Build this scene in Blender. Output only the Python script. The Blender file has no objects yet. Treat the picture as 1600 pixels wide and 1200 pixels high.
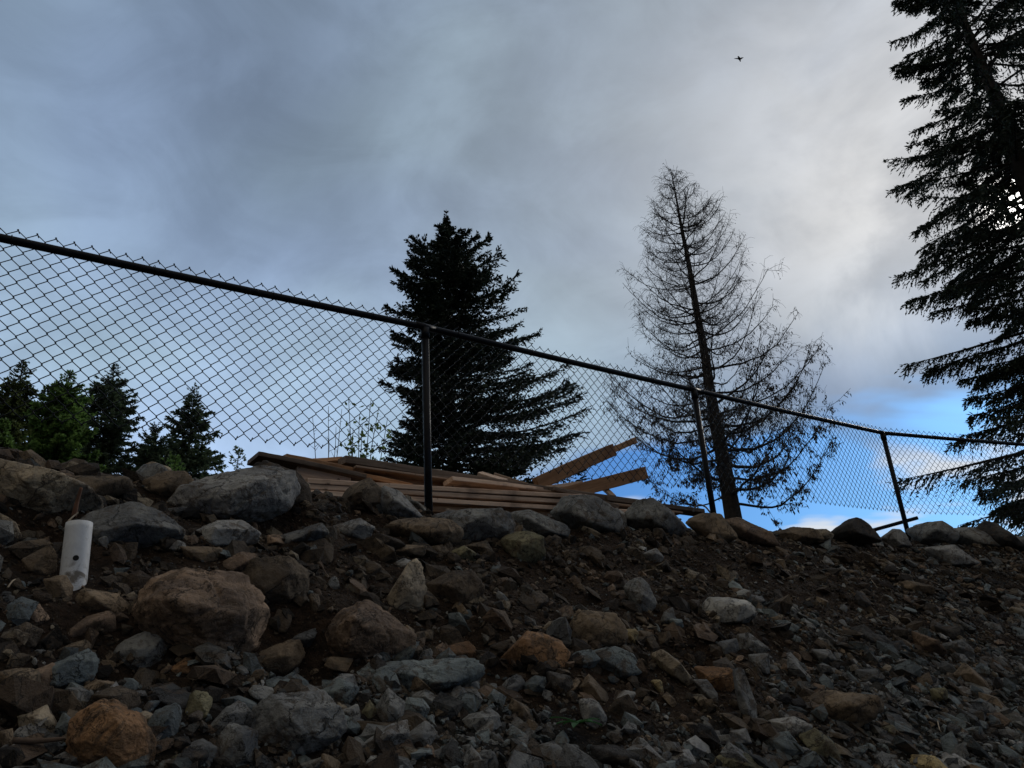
import bpy, math, random
import numpy as np
from mathutils import Vector, Matrix, Quaternion
rnd = random.Random(7)
rng = np.random.default_rng(11)
C = bpy.data.collections.new('scene'); bpy.context.scene.collection.children.link(C)
scn = bpy.context.scene

# ------------------------------------------------------------------ camera, sky, sun, exposure
PITCH, ROLL, F = math.radians(22), math.radians(-3.75), 1202.0
fw = np.array([0, math.cos(PITCH), math.sin(PITCH)])
rt = np.array([1.0, 0, 0]); up = np.cross(rt, fw)
CR = rt*math.cos(ROLL) + up*math.sin(ROLL)
CU = -rt*math.sin(ROLL) + up*math.cos(ROLL)
cam = bpy.data.cameras.new('camera'); camo = bpy.data.objects.new('camera', cam); C.objects.link(camo)
cam.sensor_width = 36; cam.lens = F/1600*36; cam.clip_end = 2000; cam.clip_start = 0.05
M = Matrix(((CR[0], CU[0], -fw[0]), (CR[1], CU[1], -fw[1]), (CR[2], CU[2], -fw[2]))).to_4x4()
camo.matrix_world = M
scn.camera = camo
scn.render.resolution_x, scn.render.resolution_y = 1024, 768
scn.view_settings.view_transform = 'Standard'; scn.view_settings.look = 'None'
scn.view_settings.exposure = 0.0; scn.view_settings.gamma = 1.0

SUN_AZ, SUN_EL = math.radians(38.0), math.radians(27.0)      # clockwise from +Y
sd = Vector((math.sin(SUN_AZ)*math.cos(SUN_EL), math.cos(SUN_AZ)*math.cos(SUN_EL), math.sin(SUN_EL)))
sun = bpy.data.lights.new('sun', 'SUN'); sun.energy = 0.8; sun.angle = math.radians(10); sun.color = (1, .95, .88)
suno = bpy.data.objects.new('sun', sun); C.objects.link(suno)
suno.rotation_euler = sd.to_track_quat('Z', 'Y').to_euler()

world = bpy.data.worlds.new('World'); scn.world = world; world.use_nodes = True
wt = world.node_tree; wt.nodes.clear()

class NT:
    def __init__(s, tree): s.t = tree
    def n(s, ty, **kw):
        nd = s.t.nodes.new(ty)
        for k, v in kw.items(): setattr(nd, k, v)
        return nd
    def put(s, sock, v):
        if isinstance(v, bpy.types.NodeSocket): s.t.links.new(v, sock)
        elif v is not None:
            if sock.type == 'RGBA' and not hasattr(v, '__len__'): v = (v, v, v, 1)
            elif sock.type == 'RGBA' and len(v) == 3: v = (*v, 1)
            sock.default_value = v
    def math(s, op, a, b=None, c=None, clamp=False):
        nd = s.n('ShaderNodeMath', operation=op, use_clamp=clamp)
        s.put(nd.inputs[0], a); s.put(nd.inputs[1], b)
        if c is not None: s.put(nd.inputs[2], c)
        return nd.outputs[0]
    def smooth(s, v, a, b, lo=0.0, hi=1.0):
        nd = s.n('ShaderNodeMapRange', interpolation_type='SMOOTHSTEP')
        s.put(nd.inputs[0], v); nd.inputs[1].default_value = a; nd.inputs[2].default_value = b
        nd.inputs[3].default_value = lo; nd.inputs[4].default_value = hi
        return nd.outputs[0]
    def mix(s, f, a, b, mode='MIX'):
        nd = s.n('ShaderNodeMix', data_type='RGBA', blend_type=mode)
        s.put(nd.inputs[0], f); s.put(nd.inputs[6], a); s.put(nd.inputs[7], b)
        return nd.outputs[2]
    def noise(s, vec, scale, detail=4, rough=.5, dist=0.0):
        nd = s.n('ShaderNodeTexNoise'); s.put(nd.inputs['Vector'], vec)
        nd.inputs['Scale'].default_value = scale; nd.inputs['Detail'].default_value = detail
        nd.inputs['Roughness'].default_value = rough; nd.inputs['Distortion'].default_value = dist
        return nd.outputs[0]
    def comb(s, x, y, z):
        nd = s.n('ShaderNodeCombineXYZ'); s.put(nd.inputs[0], x); s.put(nd.inputs[1], y); s.put(nd.inputs[2], z)
        return nd.outputs[0]
    def vec(s, op, a, b=None):
        nd = s.n('ShaderNodeVectorMath', operation=op); s.put(nd.inputs[0], a)
        if b is not None: s.put(nd.inputs[1], b)
        return nd.outputs['Value'] if op in ('DOT_PRODUCT', 'LENGTH') else nd.outputs[0]

w = NT(wt)
tc = w.n('ShaderNodeTexCoord'); D = w.vec('NORMALIZE', tc.outputs['Generated'])
sx = w.n('ShaderNodeSeparateXYZ'); w.put(sx.inputs[0], D)
dx, dy, dz = sx.outputs
zz = w.math('ADD', w.math('MAXIMUM', dz, 0.0), 0.22)
cp = w.comb(w.math('DIVIDE', dx, zz), w.math('DIVIDE', dy, zz), 0.0)       # cloud deck seen in perspective
n1 = w.noise(cp, 0.9, 3, .5, .4)
n2 = w.noise(w.vec('ADD', D, (7.3, 2.1, 4.4)), 2.6, 6, .55, .35)
sky = w.n('ShaderNodeTexSky', sky_type='NISHITA'); sky.sun_disc = False
sky.sun_elevation = SUN_EL; sky.sun_rotation = SUN_AZ
blue = w.mix(1.0, sky.outputs[0], (.017, .041, .082), 'MULTIPLY')
sdot = w.vec('DOT_PRODUCT', D, tuple(sd))
# thick cloud: slate blue and grey patches
cl = w.mix(w.smooth(n1, .38, .62), (.222, .304, .445), (.238, .328, .405))
bright = w.math('MULTIPLY', w.smooth(n2, .33, .67, .91, 1.27), w.smooth(w.noise(w.vec('ADD', w.vec('MULTIPLY', D, (1.0, 1.0, 1.7)), (2.2, 8.8, 1.0)), 6.5, 7, .58, .7), .3, .7, .91, 1.09))
# the cloud is thin towards the sun and scatters its light forward; unseen sky behind the viewer dimmed to darken the bank
g1 = w.math('POWER', w.math('MAXIMUM', sdot, 0.0), 3500.0)
g2 = w.math('POWER', w.math('MAXIMUM', sdot, 0.0), 25.0)
g3 = w.math('MULTIPLY', w.math('POWER', w.math('MAXIMUM', sdot, 0.0), 7.0), w.smooth(dz, .28, .50, .0, 1.0))
thin = w.smooth(w.noise(w.vec('ADD', D, (1.7, 9.4, 3.0)), 3.6, 6, .55, .6), .36, .64, .5, 1.4)
lowlift = w.math('MULTIPLY', w.smooth(dz, .66, .18, 0.0, .85), w.smooth(dx, .40, -.35, .0, 1.0))
base = w.math('MULTIPLY', bright, w.math('ADD', w.smooth(dy, -.7, .6, .55, 1.0), lowlift))
cl = w.mix(w.smooth(dy, .25, -.35), cl, w.mix(w.smooth(dz, .15, .80), (.030, .029, .025), (.70, .65, .56)))     # unseen rear sky shaped for top light: darkened low, pale and warm high
cl = w.mix(w.math('MULTIPLY', g3, 1.1, clamp=True), cl, (.265, .29, .335))
base = w.math('MULTIPLY', base, w.math('SUBTRACT', 1.0, w.math('MULTIPLY', w.math('MULTIPLY', w.smooth(dz, .45, .68), w.smooth(dx, .1, -.3)), .20)))
cloud = w.mix(1.0, cl, base, 'MULTIPLY')
glow = w.math('ADD', w.math('MULTIPLY', g3, w.smooth(dz, .45, .68, .095, .16)), w.math('MULTIPLY', w.math('MULTIPLY', g2, .40), w.math('MULTIPLY', thin, w.smooth(dz, .27, .40, .12, 1.0))))
glow = w.math('ADD', glow, w.math('MULTIPLY', g1, 7.0))
cloud = w.mix(1.0, cloud, w.mix(1.0, (1.0, .965, .90), glow, 'MULTIPLY'), 'ADD')
# open strip of blue low over the ridge
n3 = w.noise(w.vec('ADD', w.vec('MULTIPLY', cp, (.55, 1.0, 1.0)), (3.3, 5.2, 0)), 2.3, 4, .5, .2)
el = w.math('ADD', dz, w.math('MULTIPLY', w.math('SUBTRACT', n3, .5), .26))
gap = w.math('MULTIPLY', w.smooth(el, .288, .236), w.smooth(dx, -.12, .12))
white = w.math('MULTIPLY', w.smooth(n3, .50, .60), gap)
bl = w.mix(white, blue, (.70, .75, .82))
final = w.mix(gap, cloud, bl)
bg = w.n('ShaderNodeBackground'); w.put(bg.inputs[0], final); bg.inputs[1].default_value = 1.0
wo = w.n('ShaderNodeOutputWorld'); wt.links.new(bg.outputs[0], wo.inputs[0])

# ------------------------------------------------------------------ helpers
def ray(px, py):
    v = fw + CR*(px-800)/F + CU*(600-py)/F
    return v/math.hypot(v[0], v[1])              # per metre of horizontal distance
def pt(px, py, d): return ray(px, py)*d
def perlin(P, seed=0):
    P = np.asarray(P, float); I = np.floor(P).astype(np.int64); f = P-I
    u = f*f*f*(f*(f*6-15)+10)
    def g(ix, iy, iz, fx, fy, fz):
        h = (ix*374761393 + iy*668265263 + iz*2147483647 + seed*1274126177) & 0xffffffff
        h = ((h ^ (h >> 13))*1274126177) & 0xffffffff; h = (h ^ (h >> 16))
        a = (h & 1023)/1023*2*math.pi; z = ((h >> 10) & 1023)/511.5-1; r = np.sqrt(np.maximum(0, 1-z*z))
        return fx*r*np.cos(a)+fy*r*np.sin(a)+fz*z
    X, Y, Z = I[..., 0], I[..., 1], I[..., 2]; fx, fy, fz = f[..., 0], f[..., 1], f[..., 2]
    o = 0
    for i in (0, 1):
        wx = u[..., 0] if i else 1-u[..., 0]
        for j in (0, 1):
            wy = u[..., 1] if j else 1-u[..., 1]
            for k in (0, 1):
                wz = u[..., 2] if k else 1-u[..., 2]
                o = o + wx*wy*wz*g(X+i, Y+j, Z+k, fx-i, fy-j, fz-k)
    return o*1.5
def fbm(P, oct=4, seed=0, gain=.5):
    o = 0; a = 1.0; P = np.asarray(P, float)
    for i in range(oct): o = o+a*perlin(P*2**i, seed+i*17); a *= gain
    return o
def meshnp(name, V, blocks, mats, parent=None, smooth=False, mi=None, col=None, loc=None):
    V = np.asarray(V, np.float32); me = bpy.data.meshes.new(name)
    blocks = [np.asarray(b, np.int32) for b in blocks if len(b)]
    nl = sum(b.size for b in blocks); nf = sum(len(b) for b in blocks)
    me.vertices.add(len(V)); me.vertices.foreach_set('co', V.ravel())
    me.loops.add(nl); me.loops.foreach_set('vertex_index', np.concatenate([b.ravel() for b in blocks]))
    me.polygons.add(nf)
    tot = np.concatenate([np.full(len(b), b.shape[1]) for b in blocks]); st = np.concatenate([[0], np.cumsum(tot)[:-1]])
    me.polygons.foreach_set('loop_start', st.astype(np.int32)); me.polygons.foreach_set('loop_total', tot.astype(np.int32))
    me.polygons.foreach_set('use_smooth', np.full(nf, smooth))
    if mi is not None: me.polygons.foreach_set('material_index', np.asarray(mi, np.int32))
    me.update(calc_edges=True)
    if col is not None:
        a = me.color_attributes.new('tone', 'FLOAT_COLOR', 'POINT')
        a.data.foreach_set('color', np.concatenate([col, np.ones((len(col), 1))], 1).astype(np.float32).ravel())
    for m in (mats if isinstance(mats, (list, tuple)) else [mats]): me.materials.append(m)
    o = bpy.data.objects.new(name, me); C.objects.link(o)
    if parent is not None: o.parent = parent
    if loc is not None: o.location = loc
    return o
def tag(o, label=None, cat=None, group=None, kind=None):
    if label: o['label'] = label
    if cat: o['category'] = cat
    if group: o['group'] = group
    if kind: o['kind'] = kind
    return o
def empty(name, loc, label, cat, group=None):
    o = bpy.data.objects.new(name, None); C.objects.link(o); o.location = loc; o.empty_display_size = .1
    return tag(o, label, cat, group)
class TB:                                          # collects tubes (and loose faces) into one mesh
    def __init__(s): s.v = []; s.q = []; s.t = []; s.n = 0
    def tube(s, pts, rad, k=6, cap=True):
        pts = np.asarray(pts, float); m = len(pts); rad = np.broadcast_to(np.asarray(rad, float), (m,))
        T = np.gradient(pts, axis=0); T /= np.linalg.norm(T, axis=1)[:, None]+1e-12
        a = np.array([0, 0, 1.]) if abs(T[0][2]) < .9 else np.array([1., 0, 0])
        U = np.cross(T, a); U /= np.linalg.norm(U, axis=1)[:, None]+1e-12; W = np.cross(T, U)
        an = np.arange(k)/k*2*math.pi
        ring = pts[:, None]+rad[:, None, None]*(U[:, None]*np.cos(an)[None, :, None]+W[:, None]*np.sin(an)[None, :, None])
        s.v.append(ring.reshape(-1, 3))
        i = np.arange(m-1)[:, None]*k; j = np.arange(k)[None]; j2 = (j+1) % k
        s.q.append((np.stack([i+j, i+j2, i+k+j2, i+k+j], -1)+s.n).reshape(-1, 4)); s.n += m*k
        if cap:
            for e, rv in ((0, True), (m-1, False)):
                s.v.append(pts[e][None]); c = s.n; b = c-(m*k if e == 0 else 1+m*k)+ (0 if e == 0 else (m-1)*k)
                jj = np.arange(k); tr = np.stack([b+jj, b+(jj+1) % k, np.full(k, c)], -1)
                s.t.append(tr[:, ::-1] if rv else tr); s.n += 1
    def build(s, name, mat, parent=None, smooth=True, origin=None):
        V = np.concatenate(s.v)
        if origin is not None: V = V-np.asarray(origin)
        return meshnp(name, V, ([np.concatenate(s.q)] if s.q else [])+([np.concatenate(s.t)] if s.t else []), mat, parent, smooth)

def mat(name, rough=.9, spec=.3):
    m = bpy.data.materials.new(name); m.use_nodes = True; t = NT(m.node_tree)
    p = m.node_tree.nodes['Principled BSDF']; p.inputs['Roughness'].default_value = rough
    p.inputs['Specular IOR Level'].default_value = spec
    return m, t, p
def bump(t, p, h, strength, dist):
    b = t.n('ShaderNodeBump'); b.inputs['Strength'].default_value = strength; b.inputs['Distance'].default_value = dist
    t.put(b.inputs['Height'], h); t.put(p.inputs['Normal'], b.outputs[0])

# rock: colour of each stone from its object colour, veins, lichen and soil stains over it
def rock_material(name, attr=False):
    m, t, p = mat(name, .88, .25)
    if attr:
        a = t.n('ShaderNodeAttribute', attribute_name='tone'); colr = a.outputs['Color']
    else:
        a = t.n('ShaderNodeObjectInfo'); colr = a.outputs['Color']
    co = t.n('ShaderNodeNewGeometry').outputs['Position']
    nA = t.noise(co, 5, 6, .62, .6); nB = t.noise(co, 34, 5, .65, .4); nC = t.noise(co, 170, 5, .7)
    c = t.mix(t.smooth(nA, .32, .68), t.mix(1.0, colr, (.55, .55, .58), 'MULTIPLY'), t.mix(1.0, colr, (1.35, 1.3, 1.22), 'MULTIPLY'))
    c = t.mix(t.smooth(nB, .50, .66, 0, .75), c, t.mix(1.0, colr, (.45, .42, .40), 'MULTIPLY'))
    c = t.mix(t.smooth(t.noise(co, 9, 5, .7, 1.5), .52, .62, 0, .75), c, (.085, .060, .040))        # soil smears
    c = t.mix(t.smooth(nC, .60, .74, 0, .6), c, t.mix(1.0, colr, (2.6, 2.6, 2.5), 'MULTIPLY'))        # mineral flecks
    vo = t.n('ShaderNodeTexVoronoi', feature='DISTANCE_TO_EDGE'); vo.inputs['Scale'].default_value = 7
    t.put(vo.inputs['Vector'], t.vec('ADD', co, t.vec('MULTIPLY', t.comb(nA, nB, nA), (.25, .25, .25))))
    crack = t.smooth(vo.outputs['Distance'], 0, .03, 0, 1)
    c = t.mix(t.math('MULTIPLY', t.math('SUBTRACT', 1.0, crack), .75), c, (.02, .017, .014))
    t.put(p.inputs['Base Color'], c)
    h = t.math('ADD', t.math('MULTIPLY', nB, .45), t.math('MULTIPLY', nC, .22))
    h = t.math('ADD', h, t.math('ADD', t.math('MULTIPLY', nA, .5), t.math('MULTIPLY', crack, .12)))
    bump(t, p, h, 1.0, .03)
    return m
M_rock = rock_material('stone'); M_rub = rock_material('stone_rubble', True)

def ground_material():
    m, t, p = mat('soil', .95, .15)
    co = t.n('ShaderNodeNewGeometry').outputs['Position']
    nA = t.noise(co, 1.3, 4, .6, .5); nB = t.noise(co, 22, 6, .7, .5); nC = t.noise(co, 95, 4, .7)
    a = t.n('ShaderNodeAttribute', attribute_name='tone')
    c = t.mix(t.smooth(nB, .35, .65), t.mix(1.0, a.outputs['Color'], (.6, .58, .55), 'MULTIPLY'), t.mix(1.0, a.outputs['Color'], (1.5, 1.4, 1.3), 'MULTIPLY'))
    c = t.mix(t.smooth(nC, .56, .70, 0, .7), c, (.12, .085, .055))
    t.put(p.inputs['Base Color'], c)
    vo = t.n('ShaderNodeTexVoronoi'); vo.inputs['Scale'].default_value = 45; t.put(vo.inputs['Vector'], co)
    bump(t, p, t.math('ADD', t.math('ADD', nB, t.math('MULTIPLY', nC, .5)), t.math('MULTIPLY', vo.outputs['Distance'], -.5)), 1.0, .03)
    return m
M_soil = ground_material()

# ------------------------------------------------------------------ terrain: a rubble bank rising to a flat bench
P1 = np.array([-.5215, 4.3272, .967]); P2 = np.array([1.4888, 5.9249, 1.032]); P3 = np.array([3.8721, 7.8252, 1.125]); P4 = np.array([6.25, 8.75, 1.10])
P0 = P1-(P2-P1)*1.01
P0[2] = .845
P5 = P4+np.array([2.6, .7, 0])
H = 1.2
CX = np.array([-60, -7, -3.2, P1[0], P2[0], P3[0], 6.25, 12, 60]); CY = np.array([-14, .2, 2.1, P1[1], P2[1], P3[1], 8.75, 10.4, 20])
ZX = np.array([-60, -4, -1.9, -.52, 1.49, 3.87, 6, 60]); ZZ = np.array([1.0, 1.04, 1.02, .955, 1.045, 1.14, 1.15, 1.1])
PITS = []                                                     # hollows and lumps in the bank: x, y, radius, depth
def Hmap(x, y, detail=True):
    x = np.asarray(x, float); y = np.asarray(y, float)
    yc = (np.interp(x-.3, CX, CY)+np.interp(x, CX, CY)+np.interp(x+.3, CX, CY))/3
    s = (yc-y)*.78; zc = np.interp(x, ZX, ZZ)
    sl = np.where(s > 0, s, 0)
    z = zc-.68*(np.sqrt(sl*sl+.02)-.141)+.0*s
    fl = -1.5
    k = .12; z = np.where(s > 0, fl+np.logaddexp(0, (z-fl)/k)*k, z)
    P = np.stack([x, y, np.zeros_like(x)], -1)
    near = np.clip((s+.5)/.8, 0, 1)*np.clip((9-s)/4, 0, 1)
    z = z+fbm(P*1.7, 2, 5)*.055*near
    for (a_, b_, r_, d_) in PITS: z = z-d_*np.exp(-(((x-a_)**2+(y-b_)**2)/r_**2)**1.5)
    if detail: z = z+(fbm(P*7, 3, 9)*.028+np.abs(fbm(P*26, 2, 21))*.016)*near
    return z
def hit(px, py, detail=False):
    v = ray(px, py); d = np.arange(1.2, 14, .01)
    g = Hmap(v[0]*d, v[1]*d, detail); b = np.nonzero(v[2]*d < g)[0]
    return d[b[0]] if len(b) else None

_p = []
for (a_, b_, r_, d_) in [(452, 985, .17, .20), (575, 812, .13, .12), (262, 1015, .12, .10), (165, 1000, .12, .10), (1065, 1005, .17, .12), (1365, 890, .16, .12), (60, 815, .12, .12),
                         (450, 820, .12, .12), (690, 985, .16, .08), (850, 900, .22, .07), (500, 870, .14, -.07), (940, 850, .22, -.05), (1230, 1010, .15, .07), (800, 1075, .12, .06)]:
    d_h = hit(a_, b_)
    if d_h: X_ = pt(a_, b_, d_h); _p.append((X_[0], X_[1], r_, d_))
PITS += _p
def stretch(a, b, step, ext):
    c = list(np.arange(a, b, step)); g = step; lo = [a]; 
    while lo[-1] > a-ext: g *= 1.25; lo.append(lo[-1]-g)
    g = step; hi = [b]
    while hi[-1] < b+ext: g *= 1.25; hi.append(hi[-1]+g)
    return np.array(lo[:0:-1]+c+hi)
gx = stretch(-3.4, 8.0, .026, 400); gy = stretch(1.3, 9.2, .020, 400)
GX, GY = np.meshgrid(gx, gy); GZ = Hmap(GX, GY)
nx, ny = len(gx), len(gy)
ii = (np.arange(ny-1)[:, None]*nx+np.arange(nx-1)[None]).ravel()
def soiltone(x, y):
    P = np.stack([x, y, np.zeros_like(x)], -1)
    yc = np.interp(x, CX, CY); s = (yc-y)*.78
    low = np.clip((s-1.35+.7*fbm(P*1.1, 3, 31))/.6, 0, 1)           # grey crushed rock low on the bank, red-brown soil above
    right = np.clip((x-1.0)/2.5, 0, 1); low = np.clip(low+.35*right, 0, 1)
    return low
lw = soiltone(GX, GY).ravel()[:, None]
tone = (1-lw)*np.array([.030, .020, .0135])+lw*np.array([.016, .015, .013])
tag(meshnp('ground', np.stack([GX, GY, GZ], -1).reshape(-1, 3), [np.stack([ii, ii+1, ii+nx+1, ii+nx], -1)], M_soil, smooth=True, col=tone), kind='structure')

# ------------------------------------------------------------------ stones
def icos(sub):
    import bmesh
    bm = bmesh.new(); bmesh.ops.create_icosphere(bm, subdivisions=sub, radius=1)
    V = np.array([v.co[:] for v in bm.verts]); Fc = np.array([[v.index for v in f.verts] for f in bm.faces]); bm.free()
    return V/np.linalg.norm(V, axis=1)[:, None], Fc
ICO = {s: icos(s) for s in (3, 4, 5, 6)}
def hull_planes(pts):
    import bmesh
    bm = bmesh.new(); vs = [bm.verts.new(p) for p in pts]; bmesh.ops.convex_hull(bm, input=vs)
    N = []; h = []
    for f in bm.faces:
        f.normal_update(); n = np.array(f.normal[:]); k = n@np.array(f.verts[0].co[:])
        if np.linalg.norm(n) < .5: continue
        if k < 0: n, k = -n, -k
        if f.calc_area() > 1e-9: N.append(n); h.append(k)
    bm.free(); return np.array(N), np.maximum(np.array(h), 1e-4)
def poly_rock(N, h, sub, p=16, amp=.045, seed=0, size=1.0, strata=None, ns=3.0, view=None):
    nr_ = np.random.default_rng(seed+4000)                      # knock flats off the corners
    E = nr_.normal(size=(4, 3)); E /= np.linalg.norm(E, axis=1)[:, None]
    d, Fc = ICO[sub]; a = np.maximum(d@N.T, 0)/h[None]
    r0_ = 1/np.max(a, 1); sup = np.max((d*r0_[:, None])@E.T, 0)
    N = np.concatenate([N, E]); cut = nr_.uniform(.78, .95, 4)
    if view is not None: cut = 1-(1-cut)*np.abs(E@view)**.8
    h = np.concatenate([h, sup*cut])
    a = np.maximum(d@N.T, 0)/h[None]; r0_ = 1/np.max(a, 1)            # second level: small fresh fracture faces
    E = nr_.normal(size=(4, 3)); E /= np.linalg.norm(E, axis=1)[:, None]; sup = np.max((d*r0_[:, None])[::3]@E.T, 0)
    N = np.concatenate([N, E]); h = np.concatenate([h, sup*nr_.uniform(.88, .975, 4)])
    a = np.maximum(d@N.T, 0)/h[None]; p = p*4.0
    am = np.max(a, 1); r = 1/(am*np.power(np.sum((a/am[:, None])**p, 1), 1/p))
    V = d*r[:, None]; q = V/size*ns+seed*3.7
    disp = fbm(q*2.3, 6 if sub > 4 else 3, seed, .68)*amp*.34
    disp += -np.maximum(0, .10-np.abs(perlin(q*.8, seed+3)))*amp*5.0            # broken clefts
    chip = fbm(q*1.4, 2, seed+8); disp += np.floor(chip*3.0)/3.0*amp*.5            # stepped fracture faces
    if strata is not None: disp += (np.abs(((V@strata)/size*9+fbm(q, 2, seed+5)*1.4) % 1-.5)-.25)*amp*.22
    return V*(1+disp[:, None]), Fc

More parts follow.
